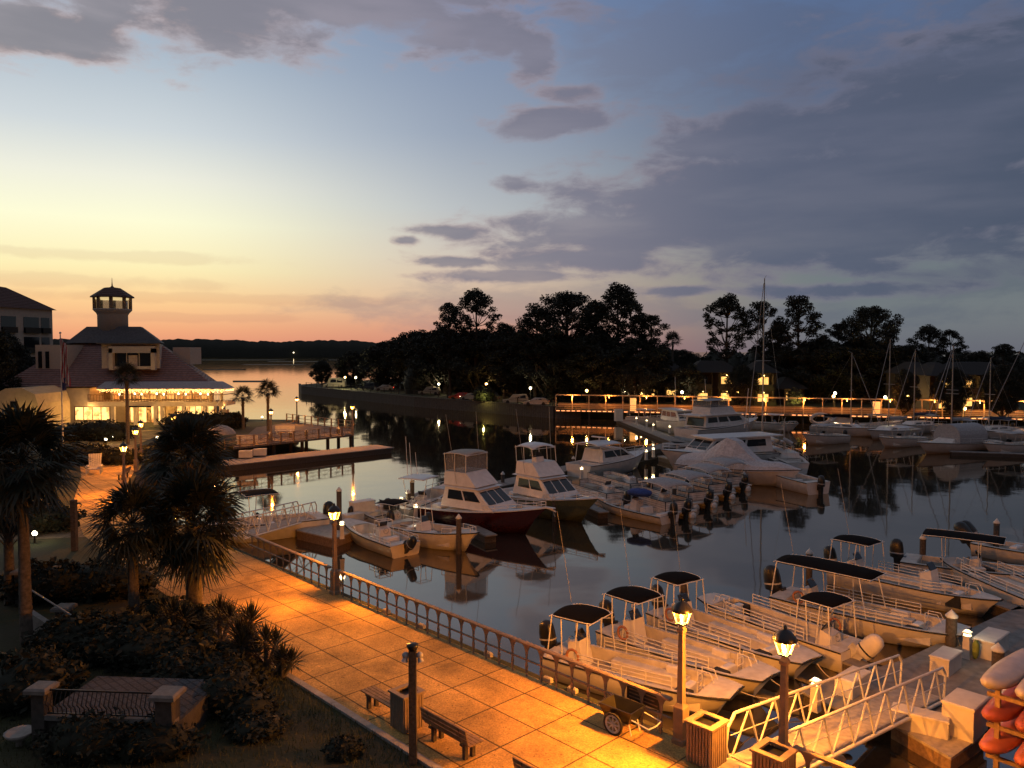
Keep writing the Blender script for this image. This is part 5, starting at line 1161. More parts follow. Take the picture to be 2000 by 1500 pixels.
# stair at the right end
st_ = empty('outdoor_stair', (-38.0, 101.5, PZ), R(-20), 'white railed stair leaning on the right end of the restaurant', 'stair')
q = MB()
for i in range(9): q.box(-.7 , .7, -i * .28, -i * .28 + .3, 0, 2.3 - i * .25)
q.build('steps', 'stucco_cream', st_); MB().bar((-.7, 0, 3.2), (-.7, -2.4, 1.1), .05).bar((.7, 0, 3.2), (.7, -2.4, 1.1), .05).build('handrail', 'cap', st_)
# yellow lit wing
wg = empty('gabled_annexe', (-62.6, 96, PZ), 0, 'cream annexe with a curved gable lit by a yellow wall light at the left edge', 'building')
prof = [(-7, 0), (3.6, 0), (3.6, 3.4), (3.2, 4.6), (1.6, 5.4), (-.4, 5.3), (-7, 1.9)]
MB().add([(x, 0, z) for x, z in prof] + [(x, 7, z) for x, z in prof], [tuple(range(7)), tuple(range(7, 14))[::-1]] + [(i, i + 7, (i + 1) % 7 + 7, (i + 1) % 7) for i in range(7)]).build('wall', 'stucco_cream', wg)
MB().box(.2, 1.1, -.05, -.005, 2.9, 3.7).build('window', 'dark_glass', wg)
MB().lathe([(.12, 0), (.12, .4)], (3.1, -1.0, .5), 8).build('wall_light', 'bulb_far', wg); point('annexe_light', (2.4, -1.4, 1.0), 190, (1, .62, .16), wg)
# condominium block at the left edge
cb = empty('apartment_block', (-90.6, 128, PZ), R(-14), 'grey apartment block with a sloping roof and dark balconies, top left', 'building')
MB().box(-16, 0, 0, 18, 0, 17.6).build('wall', 'stucco', cb)
MB().hexa([(-16.5, -.6, 17.6), (.5, -.6, 17.6), (.5, 18.6, 17.6), (-16.5, 18.6, 17.6), (-16.5, 5, 21.8), (-3.5, 5, 21.8), (-3.5, 11.5, 21.4), (-16.5, 11.5, 21.4)]).build('roof', 'roof_tile_dark', cb)
for z in (13.3, 9.7, 6.1):
    for y0, y1 in ((7, 10), (11.6, 14.9), (15.4, 17.2)):
        o = MB().box(.005, .06, y0, y1, z, z + 2.8).build('window', 'dark_glass', cb)
        MB().box(.42, .5, y0, y1, z, z + .9).box(.062, .5, y0, y1, z - .12, z).build('balcony', 'condo_wall', cb)
# flagpole
fp = empty('flagpole', at(124, 905, PZ), 0, 'white flagpole with a limp striped flag before the restaurant roof', 'flagpole')
zt = 11.8 + (685 - 652) / F * fp.location.y - PZ
MB().bar((0, 0, 0), (0, 0, zt), .07, 8, .045).blob((0, 0, zt + .08), .1, .1, .1, 8, 6).build('pole', 'cap', fp)
def flag_strip(a0, a1, m, z0, z1):
    q = MB(); vs = []
    for i in range(13):
        z = z0 + (z1 - z0) * i / 12
        for j in range(5):
            t = a0 + (a1 - a0) * j / 4; vs.append((.06 + t * .75 * (.5 + .5 * (z1 - z) / (z1 - z0)) , .12 * math.sin(t * 9 + z * 2.2), z + t * -.5))
    q.add(vs, [(i * 5 + j, i * 5 + j + 1, i * 5 + j + 6, i * 5 + j + 5) for i in range(12) for j in range(4)], True); return q
fo = None
for i in range(9): 
    o = flag_strip(i / 9, (i + 1) / 9, ('flag_red', 'flag_white')[i % 2], zt - 4.2, zt - .4).build('flag_stripe', ('flag_red', 'flag_white')[i % 2], fp)
MB().box(.07, .30, -.03, .2, zt - 5.0, zt - 3.9).build('flag_canton', 'flag_blue', fp)
# ------------------------------------------------------------------ palms
random.seed(11)
def fan_crown(rad, nf, drop=.75, seg=22, blade=.9, m='palm_leaf', flat=0):
    """costapalmate fans: petiole then a wheel of narrow drooping blades"""
    q = MB()
    for i in range(nf):
        az = i * 2.39996 + random.uniform(-.2, .2); t = (i + .5) / nf; el = R(82) - t * R(150) * drop + random.uniform(-.08, .08)
        pet = rad * (.42 + random.uniform(-.06, .08)); d_ = Vector((math.cos(az) * math.cos(el), math.sin(az) * math.cos(el), math.sin(el)))
        base = d_ * pet; q.bar((0, 0, 0), base, .018, 3, .012, caps=False)
        side = d_.cross(Vector((0, 0, 1))); side = side.normalized() if side.length > .1 else Vector((1, 0, 0)); up = side.cross(d_).normalized()
        rl = Matrix.Rotation(random.uniform(-.6, .6), 3, d_); side = rl @ side; up = rl @ up
        for k in range(seg):
            a = -R(118) + R(236) * (k + random.uniform(-.3, .3)) / (seg - 1); dr = d_ * math.cos(a) + side * math.sin(a) + up * (.18 * math.cos(2 * a) - .08)
            l = rad * .62 * (1 - .28 * abs(a) / R(118)) * random.uniform(.85, 1.08) * blade; dr.normalize()
            w = dr.cross(up).normalized() * .026 * rad / 1.9 * 1.3
            p1 = base + dr * l * .55 + Vector((0, 0, -.04 * l)); p2 = base + dr * l + Vector((0, 0, -l * .26 * random.uniform(.6, 1.3)))
            q.add([base, p1 + w, p2, p1 - w], [(0, 1, 2, 3)])
    return q
def palm(h, rad, nf, tr=.17, dead=True, drop=.85, lean=(0, 0)):
    r = empty('palm_tree', (0, 0, 0), 0, 'x', 'palm tree'); t = MB(); K = 10; n = 9; pts = [Vector((lean[0] * (i / K) ** 2, lean[1] * (i / K) ** 2, h * i / K)) for i in range(K + 1)]
    for i in range(K): t.bar(pts[i] - Vector((0, 0, .02)), pts[i + 1], tr * (1.25 - .3 * i / K) * random.uniform(.95, 1.05), n, tr * (1.15 - .3 * i / K), caps=i in (0, K - 1))
    for i in range(26):
        a = i * 2.4; z = h - .1 - i * .05; t.bar((pts[-1].x + .1 * math.cos(a), pts[-1].y + .1 * math.sin(a), z), (pts[-1].x + (tr + .14) * math.cos(a), pts[-1].y + (tr + .14) * math.sin(a), z + .3), .035, 4, .02)
    t.build('trunk', 'palm_trunk', r)
    c_ = fan_crown(rad, nf, drop).build('crown', 'palm_leaf', r); c_.location = pts[-1] + Vector((0, 0, .15))
    if dead: d2 = fan_crown(rad * .8, max(4, nf // 6), 1.0, 16).build('dead_fronds', 'palm_dead', r); d2.location = pts[-1] - Vector((0, 0, .15)); d2.scale = (.8, .8, .8); d2.rotation_euler = (R(180), 0, 0)
    return r
def palm_px(u, vc, vb, zg, rad, nf, label, **k):
    b_ = at(u, vb, zg); zc = 11.8 - (vc - 685) / F * b_.y; p_ = palm(zc - zg, rad, nf, **k); return place(p_, b_, random.uniform(0, 6), label)
palm_px(52, 910, 1265, 1.7, 2.45, 62, 'big cabbage palm at the left edge with a bare grey trunk', dead=False, drop=.95)
palm_px(-25, 925, 1210, 1.7, 2.4, 60, 'cabbage palm mostly outside the left edge', dead=False, drop=.95)
palm_px(372, 902, 1130, 1.8, 2.5, 52, 'cabbage palm crown rising in front of the pier, tallest of the central palms', drop=.95, dead=False)
palm_px(262, 1035, 1225, 1.75, 2.0, 48, 'shorter cabbage palm left of the central clump with a thin trunk', drop=.95, dead=False)
palm_px(380, 1030, 1200, 1.75, 2.6, 76, 'dense round cabbage palm in the middle of the central clump', drop=1.0, tr=.26, dead=False)
palm_px(20, 1010, 1180, 1.75, 1.3, 24, 'small slender palm behind the big one at the left edge', dead=False)
palm_px(250, 738, 868, 1.8, 1.9, 30, 'palm silhouetted before the restaurant balcony', drop=.8, dead=False)
palm_px(475, 776, 838, 1.8, 1.85, 24, 'left and shorter of the two palms by the pier', drop=.72, dead=False)
palm_px(524, 767, 842, 1.8, 1.95, 26, 'right and taller of the two palms by the pier', drop=.72, dead=False)
palm_px(1313, 667, 780, 1.9, 2.6, 24, 'lone tall palm standing above the far treeline beside the pines', drop=.8, dead=False, tr=.2)
# yuccas and saw palmettos in front
def spiky(rad, n, label, loc, h=1.0, heads=3):
    r = empty('yucca', loc, random.uniform(0, 6), label, 'yucca', 'spiky yuccas beside the promenade'); q = MB(); t = MB()
    for k in range(heads):
        a = k * 2.1; top = Vector((math.cos(a) * rad * .45 * (k > 0), math.sin(a) * rad * .45 * (k > 0), h * (1 - .22 * k))); t.bar((0, 0, 0), top, .07, 6)
        for i in range(n):
            az = i * 2.4; el = R(88) - R(120) * i / n; d_ = Vector((math.cos(az) * math.cos(el), math.sin(az) * math.cos(el), math.sin(el))); w = d_.cross(Vector((0, 0, 1))).normalized() * .028
            q.add([top + Vector((0, 0, .25 - .5 * i / n)), top + d_ * rad * .4 + w, top + d_ * rad * random.uniform(.75, 1), top + d_ * rad * .4 - w], [(0, 1, 2, 3)])
    t.build('stem', 'palm_trunk', r); q.build('leaves', 'yucca', r); return r
for u, v, rad, h, lab in ((430, 1262, .8, 1.15, 'spiky yucca nearest the dense central palm trunk'), (492, 1285, .85, 1.2, 'tall spiky yucca at the promenade edge, third from the right'),
                          (520, 1312, .75, .95, 'spiky yucca second from the right at the promenade edge'), (552, 1325, .6, .6, 'low spiky yucca farthest right beside the promenade'),
                          (468, 1300, .85, .9, 'broad yucca in front of the tall spiky one'), (320, 1240, .8, .8, 'saw palmetto between the two central palm trunks'), (340, 1255, .75, 1.0, 'saw palmetto in front of the dense palm trunk')):
    spiky(rad, 90, lab, at(u, v, 1.78), h)
# ------------------------------------------------------------------ shrubs, hedges
def leafy(ells, n, s, m='hedge', name='shrub'):
    """leaf faces through the volume of several ellipsoids, denser towards their skins, over a rough woody core"""
    q = MB(); tot = sum(e[3] * e[4] + e[3] * e[5] for e in ells)
    for (x, y, z, rx, ry, rz) in ells:
        q.blob((x, y, z), rx * .8, ry * .8, rz * .8, 9, 6, .16)
        for i in range(int(n * (rx * ry + rx * rz) / tot)):
            while True:
                v_ = Vector((random.gauss(0, 1), random.gauss(0, 1), random.gauss(0, 1)))
                if v_.length > .01: break
            v_.normalize(); k = random.uniform(.72, 1.0) * (1 + .12 * math.sin(v_.x * 7 + x) * math.sin(v_.y * 6 + y) + .1 * math.sin(v_.z * 8))
            q.leaf(Vector((x + v_.x * rx * k, y + v_.y * ry * k, z + v_.z * rz * k)), s * random.uniform(.6, 1.3))
    return q
def shrub(ells, n, s, label, loc, m='hedge', name='shrub', cat='shrub', group=None):
    r = empty(name, loc, 0, label, cat, group); leafy(ells, n, s).build('foliage', m, r); MB().bar((0, 0, -.1), (0, 0, .4), .05).build('stem', 'bark', r); return r
random.seed(21)
for u, v, e, n, s, lab in (
    (300, 1300, [(0, 0, .5, 1.6, 1.2, .8), (1.3, -.3, .45, 1.1, .9, .65), (-1.5, .2, .5, 1.2, 1, .7)], 3600, .12, 'dark shrub bank behind the lattice terrace'),
    (160, 1275, [(0, 0, .5, 1.7, 1.3, .8), (1.5, .3, .5, 1.2, 1, .8)], 3000, .12, 'dark shrubs between the big palm trunk and the central palms'),
    (430, 1345, [(0, 0, .4, 1.3, 1, .6), (-1.2, 0, .4, 1.1, .9, .6)], 2600, .10, 'low dark shrubs right of the lattice terrace'),
    (60, 1380, [(0, 0, .6, 1.4, 1.1, 1.0), (-1.4, .2, .5, 1, 1, .8)], 2600, .12, 'dark bush at the left end of the terrace'),
    (500, 1440, [(0, 0, .25, .8, .7, .35)], 1100, .08, 'loose grassy shrub on the lawn before the benches'),
    (180, 1480, [(0, 0, .4, 1.4, .8, .7), (1.5, 0, .35, 1.2, .7, .6)], 2600, .09, 'leafy bed in front of the terrace wall'),
    (70, 1040, [(0, 0, .8, 2.6, 1.3, .9)], 2600, .14, 'clipped hedge beside the path under the left palm'),
    (452, 1392, [(0, 0, .5, 1.0, .9, .75), (.7, -.5, .35, .8, .7, .5)], 1800, .09, 'dark bush hiding the right side of the terrace wall'),
    (205, 1165, [(0, 0, .6, 2.4, 1.4, .9), (-2.6, .2, .5, 2, 1.4, .8)], 3200, .13, 'dark shrub bank left of the thin trunked palm'),
    (95, 1175, [(0, 0, .6, 1.8, 1.2, 1.0)], 2000, .13, 'dark shrub behind the sloping handrail'),
    (330, 1225, [(0, 0, .4, 1.5, .9, .6), (1.6, 0, .35, 1.1, .8, .5)], 2600, .11, 'low dark shrubs at the feet of the two central palms'),
    (672, 1482, [(0, 0, .2, .5, .45, .35)], 900, .06, 'round straw coloured shrub on the lawn corner')):
    shrub(e, n, s, lab, at(u, v, 1.7))
for u, v, e, lab in ((200, 860, [(0, 0, 1, 4.2, 2, 1.2), (-3, 0, .8, 2.5, 2, 1)], 'domed hedge before the restaurant shop window'), (372, 838, [(0, 0, .9, 4, 1.2, 1.3), (3.5, 0, .9, 3, 1.2, 1.3)], 'clipped hedge under the restaurant arcade'),
                     (455, 835, [(0, 0, .8, 1.8, 1.2, 1.1)], 'hedge at the right corner of the restaurant'), (170, 905, [(0, 0, .7, 3.5, 2, 1.0), (3, 0, .5, 2, 1.6, .8)], 'low shrub bed beside the orange path'),
                     (345, 892, [(0, 0, .7, 3.5, 2, .9)], 'shrub bed behind the central palm by the water')):
    shrub(e, 2600, .2, lab, at(u, v, PZ))
# umbrella, seats and signs near the restaurant
um = empty('patio_umbrella', at(430, 888, PZ), 0, 'pale domed patio umbrella behind the central palm', 'umbrella')
MB().bar((0, 0, 0), (0, 0, 2.5), .04).build('pole', 'timber', um); MB().lathe([(1.5, 2.0), (1.5, 2.05), (1.2, 2.45), (.7, 2.75), (.1, 2.9)], n=10).build('canopy', 'tan_canvas', um)
ch = empty('adirondack_chair', at(184, 925, PZ), R(20), 'white slatted wooden chair beside the orange path', 'chair')
q = MB()
for i in range(6): q.hexa([(-.42 + i * .145, .3, .3), (-.3 + i * .145, .3, .3), (-.3 + i * .145, .34, .3), (-.42 + i * .145, .34, .3), (-.48 + i * .165, .65, 1.55), (-.34 + i * .165, .65, 1.55), (-.34 + i * .165, .69, 1.55), (-.48 + i * .165, .69, 1.55)])
q.build('backrest', 'box_white', ch); MB().box(-.45, .45, -.4, .35, .38, .44).build('seat', 'box_white', ch)
for x in (-.5, .5): MB().box(x - .05, x + .05, -.42, -.32, 0, .62).box(x - .08, x + .08, -.45, .5, .62, .67).box(x - .05, x + .05, .4, .5, 0, .62).build('arm', 'box_white', ch)
for u, v, lab in ((482, 868, 'long white slatted bench on the pier lawn'), (556, 848, 'white bench near the lamp post by the palms')):
    r = empty('lawn_bench', at(u, v, PZ), R(8), lab, 'bench'); MB().box(-1.1, 1.1, -.25, .25, .42, .48).build('seat', 'box_white', r); MB().box(-1.1, 1.1, .22, .28, .55, 1.0).build('backrest', 'box_white', r)
    for x in (-.9, .9): MB().box(x - .05, x + .05, -.22, .26, 0, .42).build('leg', 'box_white', r)
def bollard(e=40, g='bulb_pale'):
    r = empty('garden_light', (0, 0, 0), 0, 'x', 'garden light', 'small garden lights'); MB().bar((0, 0, 0), (0, 0, .55), .04).build('stake', 'black_metal', r); MB().lathe([(.1, .45), (.13, .5), (.13, .6), (.05, .66)], n=8).build('lens', g, r); point('garden_glow', (0, 0, .8), e, SOFT, r, .1); return r
rows(bollard(), [(at(160, 862, PZ), 0, 'small garden light at the left foot of the domed hedge'), (at(207, 868, PZ), 0, 'small garden light under the middle of the domed hedge'), (at(220, 862, PZ), 0, 'small garden light right of the middle of the domed hedge'),
                 (at(133, 905, PZ), 0, 'small garden light at the left palm crown'), (at(150, 890, PZ), 0, 'small garden light in the shrub bed beside the path'), (at(68, 1062, 1.75), 0, 'yellow garden light at the foot of the left palm hedge'),
                 (at(307, 864, PZ), 0, 'small garden light right of the restaurant doors'), (at(316, 868, PZ), 0, 'small garden light among the hedge under the arcade'), (at(512, 822, PZ), 0, 'small ground light left of the pier lamp')])
# ------------------------------------------------------------------ terrace bottom left
TO = at(235, 1372, 2.55); te = empty('terrace', (TO.x + .1, TO.y, 0), R(-4), 'raised brick paved terrace with a low wall, bottom left', 'terrace')
MB().box(-1.8, 1.9, -.9, 1.7, 1.0, 2.48).build('wall', 'terrace_wall', te); MB().box(-1.75, 1.85, -.75, 1.65, 2.48, 2.5).build('paving', 'brick_terrace', te)
MB().box(-1.8, 1.9, -1.0, -.78, 2.5, 2.62).build('coping', 'stone_cap', te)
def pillar(x, y, label, s=.42, z0=1.0, z1=3.35, rz=0, loc=None):
    r = empty('gate_pillar', loc or (TO.x + x, TO.y + y, 0), rz, label, 'pillar', 'stone pillars with pale caps')
    MB().box(-s / 2, s / 2, -s / 2, s / 2, z0, z1).build('shaft', 'terrace_wall', r); MB().rbox(-s / 2 - .12, s / 2 + .12, -s / 2 - .12, s / 2 + .12, z1, z1 + .14, .05).build('cap', 'stone_cap', r); return r
pillar(-1.62, -.72, 'pillar with a pale cap at the left end of the terrace railing', s=.34, z1=3.2, rz=R(-4)); pillar(1.72, -1.05, 'pillar with a pale cap at the right end of the terrace railing', s=.42, z1=3.2, rz=R(-4))
tr_ = empty('terrace_railing', (TO.x - 1.42, TO.y - .82, 2.62), R(-4), 'black railing with curved balusters along the front of the terrace', 'railing')
q = MB().box(0, 2.9, -.02, .02, .62, .66).box(0, 2.9, -.02, .02, .03, .06).build('rail', 'black_metal', tr_)
for i in range(25):
    x = .04 + i * .117; MB().path([(x, 0, .05), (x, -.02, .2), (x, -.13, .32), (x, -.06, .5), (x, 0, .63)], .012, 4).build('baluster', 'black_metal', tr_)
SP = at(125, 1190, 2.6); pillar(0, 0, 'square pillar with a pale cap beside the sloping handrail', .4, 1.2, SP.z, 0, (SP.x, SP.y, 0))
pillar(0, 0, 'dark pillar with a small pale cap behind the big palm trunk', .25, 1.2, 3.0, 0, (at(38, 1120, 3.0).x, at(38, 1120, 3.0).y, 0))
hr = empty('stair_wall', (0, 0, 0), 0, 'sloping stair wall with a thin handrail left of the central palms', 'stair wall')
a, c = at(60, 1152, 3.3), at(200, 1240, 2.5); hr.location = a; c = c - a
MB().bar((0, 0, 0), c, .03).bar(c * .5, c * .5 - Vector((0, 0, .7)), .025).bar(c, c - Vector((0, 0, .7)), .025).build('handrail', 'steel', hr)
MB().hexa([Vector((-.3, -.15, -1.6)), c + Vector((0, -.15, -1.2)), c + Vector((0, .1, -1.2)), Vector((-.3, .1, -1.6)), Vector((-.3, -.15, -.55)), c + Vector((0, -.15, -.75)), c + Vector((0, .1, -.75)), Vector((-.3, .1, -.55))]).build('wall', 'concrete', hr)
ft = empty('birdbath', at(40, 1500, 1.2), 0, 'grey stone bird bath at the bottom left corner', 'bird bath'); MB().lathe([(.22, 0), (.1, .15), (.09, .7), (.3, .85), (.36, .95), (.3, .93), (.05, .88)], n=14).build('bowl', 'concrete', ft)
# lawn tufts
random.seed(31); q = MB()
for i in range(16000):
    s = random.uniform(-19, 5); o = random.uniform(W + .2, W + 7.5) if random.random() < .8 else random.uniform(W + .2, W + 1.5); p_ = on_rail(s, -o, PZ - .02)
    a = random.uniform(0, 6.28); l = random.uniform(.06, .20); t = Vector((math.cos(a) * .04, math.sin(a) * .04, 0)); q.add([p_ - t * .3, p_ + t * .3, p_ + Vector((random.uniform(-.06, .06), random.uniform(-.06, .06), l))], [(0, 1, 2)])
tag(q.build('grass', 'tuft'), 'rough grass on the lawn beside the promenade', 'grass', kind='stuff')
# fallen leaves on the paving
random.seed(77); q = MB()
for i in range(900):
    s = random.uniform(-22, 4); o = W * random.random() ** (.5 if random.random() < .6 else 1.6); p_ = on_rail(s, -max(.15, min(W - .05, o)), PZ + .012); a = random.uniform(0, 6.28); l = random.uniform(.015, .04)
    t = Vector((math.cos(a), math.sin(a), 0)) * l; n_ = Vector((-t.y, t.x, 0)) * .5; q.add([p_ - t, p_ - n_ + Vector((0, 0, .004)), p_ + t, p_ + n_ + Vector((0, 0, .006))], [(0, 1, 2, 3)])
tag(q.build('leaf_litter', 'leaf_litter'), 'small fallen leaves scattered over the promenade slabs', 'leaves', kind='stuff')
# rocks and tuft by the gangway
random.seed(8)
for i, (u, v, s, lab) in enumerate(((1655, 1452, .16, 'pale rock in the mud under the gangway, highest'), (1612, 1462, .22, 'pale rock in the mud under the gangway, left'), (1640, 1476, .2, 'flat pale rock below the gangway, nearest'), (1698, 1432, .14, 'small pale rock in the mud beside the gangway'))):
    o = MB().blob((0, 0, .05), s, s * .8, s * .5, 8, 6, .15).build('rock', 'concrete'); tag(o, lab, 'rock', 'rocks below the gangway'); p_ = at(u, v, .25); o.location = (p_.x, p_.y, .1)
mb = MB(); base = [gp(.3, -4.5), gp(3.2, -3.6), gp(4.0, -1.8), gp(3.2, .4), gp(.25, .9)]
mb.prism(base[::-1] if sum(a_[0] * c_[1] - c_[0] * a_[1] for a_, c_ in zip(base, base[1:] + base[:1])) < 0 else base, -1, .16); tag(mb.build('beach', 'mud'), kind='structure')
gx = gp(.9, -1.3); spiky(.55, 60, 'pale grassy tuft below the gangway by the bottom railing', (gx[0], gx[1], .2), .3, 1)
# ------------------------------------------------------------------ far trees
random.seed(41)
def far_tree(H, rad, base, n_cl, cl, dome=1.0, leaf=.42, lpc=70, m='pine_leaf', trunk=.35, fill=0.0, skew=0):
    leaf *= .58; lpc *= 3
    """tapered trunk, limbs that end in separate clumps of small leaf faces; the sky shows between the clumps"""
    r = empty('x', (0, 0, 0), 0, 'x', 'tree'); t = MB(); K = 7; bend = [Vector((0, 0, 0))]
    for i in range(K): bend.append(Vector((skew * ((i + 1) / K) ** 2 + random.uniform(-.15, .15), random.uniform(-.15, .15), H * .92 * (i + 1) / K)))
    for i in range(K): t.bar(bend[i], bend[i + 1], trunk * (1 - .8 * i / K), 7, trunk * (1 - .8 * (i + 1) / K), caps=False)
    q = MB(); zc = H * base; ch_ = H - zc
    for i in range(n_cl):
        f = (i + .5) / n_cl; az = i * 2.39996 + random.uniform(-.4, .4); zz = zc + ch_ * (f ** .8) * .96
        prof = math.sin(min(1, (1 - f) * dome + .12) * math.pi * .5) * (.55 + .45 * min(1, f * 4)); rr = rad * prof * random.uniform(.45, 1.05)
        if random.random() < fill: rr *= .5
        c_ = Vector((skew * f + math.cos(az) * rr, math.sin(az) * rr, zz)); s = cl * random.uniform(.65, 1.25)
        k = min(K - 1, max(0, int((zz - rr * .5) / (H * .92) * K))); st_ = bend[k]; mid = (st_ + c_) / 2 + Vector((0, 0, -.12 * rr)); t.bar(st_, mid, trunk * .28, 4, trunk * .18, caps=False).bar(mid, c_, trunk * .18, 4, .04, caps=False)
        for j in range(int(lpc * (s / cl) ** 2)):
            v_ = Vector((random.gauss(0, 1), random.gauss(0, 1), random.gauss(0, 1))).normalized() * (s * .82 * random.random() ** .45); v_.z *= .62; q.leaf(c_ + v_ + Vector((0, 0, .1 * s)), leaf * random.uniform(.5, 1.2))
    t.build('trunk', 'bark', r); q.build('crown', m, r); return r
def tree_px(proto, u, vtop, d, zg, H0, label, sx=1.0, name='pine_tree', cat='tree', rz=None):
    p_ = atd(u, vtop, d); o = proto['o'] if not proto['used'] else copy_tree(proto['o']); proto['used'] = True; o.name = name; s = (p_.z - zg) / H0
    return place(o, (p_.x, p_.y, zg), random.uniform(0, 6) if rz is None else rz, label, (s * sx, s * sx, s))
P_ = lambda *a, **k: {'o': far_tree(*a, **k), 'used': False}
pineA = P_(20, 4.9, .44, 38, 1.45, 1.1, trunk=.42); pineB = P_(20, 4.2, .5, 28, 1.35, 1.2, trunk=.36, skew=1.0); dome = P_(18, 7.6, .35, 90, 1.8, 2.2, trunk=.6, lpc=80); pineC = P_(20, 5.2, .3, 46, 1.5, .9, trunk=.4)
oak = P_(12, 6.2, .12, 110, 1.7, 2.6, m='oak_leaf', trunk=.5, lpc=90, leaf=.45)
GR = 'tall pines and oaks across the marina'
for pr_, u, v, d, H0, sx, lab in (
    (pineA, 930, 566, 165, 20, 1.05, 'tall open crowned pine, leftmost of those above the far point'), (pineC, 878, 592, 168, 20, .9, 'pine with a ragged crown just left of the leftmost tall pine'),
    (dome, 1108, 574, 152, 18, 1.0, 'very broad domed tree left of centre, widest crown of all'), (pineB, 1046, 604, 150, 20, 1.2, 'shorter pine leaning out at the left of the broad domed tree'),
    (pineA, 1208, 556, 150, 20, 1.05, 'tallest pine of all, right of the broad domed tree'), (pineB, 1238, 582, 152, 20, .8, 'pine with a bare branch reaching right of the tallest pine'),
    (pineC, 1165, 590, 154, 20, 1.1, 'dark pine filling between the broad dome and the tallest pine'), (pineB, 1272, 616, 148, 20, 1.1, 'low rounded pine at the right end of the first clump'),
    (pineA, 1420, 577, 150, 20, 1.05, 'pine with an open crown left of the tallest mast'), (pineB, 1497, 589, 152, 20, 1.05, 'slim pine just right of the tallest mast'),
    (pineC, 1560, 578, 148, 20, 1.05, 'tall ragged pine, second right of the tallest mast'), (pineB, 1632, 632, 150, 20, 1.2, 'low pine between the ragged pine and the right dome'),
    (dome, 1702, 601, 146, 18, .75, 'domed tree in the right half of the far shore'), (pineA, 1815, 636, 150, 20, 1.1, 'broken crowned pine right of the right dome'),
    (pineB, 1862, 644, 150, 20, 1.0, 'small pine beside the broken crowned pine'), (pineC, 1960, 672, 150, 20, 1.3, 'low pine near the right edge'),
    (pineA, 985, 632, 160, 20, 1.2, 'bushy pine below and right of the leftmost tall pine'), (pineC, 1520, 635, 156, 20, 1.3, 'dark pine filling under the two pines right of the mast'), (dome, 1330, 684, 175, 18, 1.1, 'low broad tree in the dip behind the lone palm')):
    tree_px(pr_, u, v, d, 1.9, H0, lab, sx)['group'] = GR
for u, v, d, sx, lab in ((628, 706, 222, .85, 'live oak at the tip of the far point over the cream van'), (690, 688, 212, 1.05, 'live oak second from the tip of the far point'), (755, 670, 200, 1.05, 'live oak third from the tip of the far point'),
                         (815, 650, 190, 1.0, 'live oak fourth from the tip of the far point'), (868, 646, 178, 1.1, 'live oak above the red car'), (940, 648, 168, 1.15, 'live oak behind the red car and white cars'), (1010, 650, 160, 1.1, 'live oak behind the yellow lit car'),
                         (1085, 655, 152, 1.15, 'live oak at the left end of the boardwalk'), (1165, 655, 148, 1.1, 'live oak behind the left stretch of boardwalk'), (1245, 665, 146, 1.05, 'live oak behind the boardwalk under the low rounded pine'),
                         (1600, 668, 146, 1.1, 'live oak left of the domed right hand tree'), (1690, 665, 146, 1.2, 'live oak under the domed right hand tree'), (1770, 678, 144, 1.0, 'live oak just left of the broken crowned pine'), (1910, 690, 140, 1.0, 'live oak at the right behind the boardwalk'), (1345, 712, 141, .8, 'small live oak between the lone palm and the first condominium lights'), (1450, 716, 132, .7, 'small live oak right behind the tallest mast'), (1862, 722, 118, .65, 'small live oak between the staggered balconies and the right edge lights'), (1768, 724, 121, .6, 'small live oak left of the stacked balconies'), (1240, 708, 141, .8, 'small live oak behind the boardwalk kiosk'), (1960, 716, 114, .7, 'small live oak at the extreme right behind the boardwalk')):
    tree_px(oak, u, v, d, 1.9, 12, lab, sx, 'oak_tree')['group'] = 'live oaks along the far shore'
for u, v, d, lab in ((-5, 652, 112, 'dark oak before the apartment block at the left edge'), (-60, 640, 100, 'dark oak at the extreme left edge'), (48, 700, 118, 'low dark oak between the apartment block and the restaurant roof')):
    tree_px(oak, u, v, d, PZ, 12, lab, .7, 'oak_tree')['group'] = 'dark oaks left of the restaurant'
# the wood behind: one mass, leaves over a rough dark core
random.seed(51); q = MB()
for i in range(150):
    x = -22 + i * 1.75; y = 172 + 14 * random.random() - max(0, x - 20) * .10; z1 = 11.6 + random.uniform(-1.6, 1.0) - (2.5 if x < -8 else 0)
    q.blob((x, y + 3, z1 * .45), 3.2, 3, z1 * .52, 8, 6, .14)
    for j in range(190):
        a = random.uniform(0, 6.28); e = math.asin(random.uniform(-.2, 1)); q.leaf(Vector((x + 3.5 * math.cos(a) * math.cos(e), y + 3 + 3.3 * math.sin(a) * math.cos(e), z1 * .45 + z1 * .56 * math.sin(e))), random.uniform(.3, .75))
tag(q.build('treeline', 'oak_leaf'), 'dark wood behind the far shore, seen as one mass', 'wood', kind='stuff')
# undergrowth behind the boardwalk and the sea wall
q = MB()
for i in range(150):
    x = -48 + i * 1.1; y = 150 if x > 6 else 208 - (x + 55) * 1.0 + 14
    for j in range(60):
        q.leaf(Vector((x + random.uniform(-.8, .8), y + random.uniform(-2, 2), 1.9 + random.uniform(0, 2.6) * random.uniform(.3, 1))), random.uniform(.2, .5))
tag(q.build('undergrowth', 'oak_leaf'), 'low undergrowth along the far shore', 'undergrowth', kind='stuff')
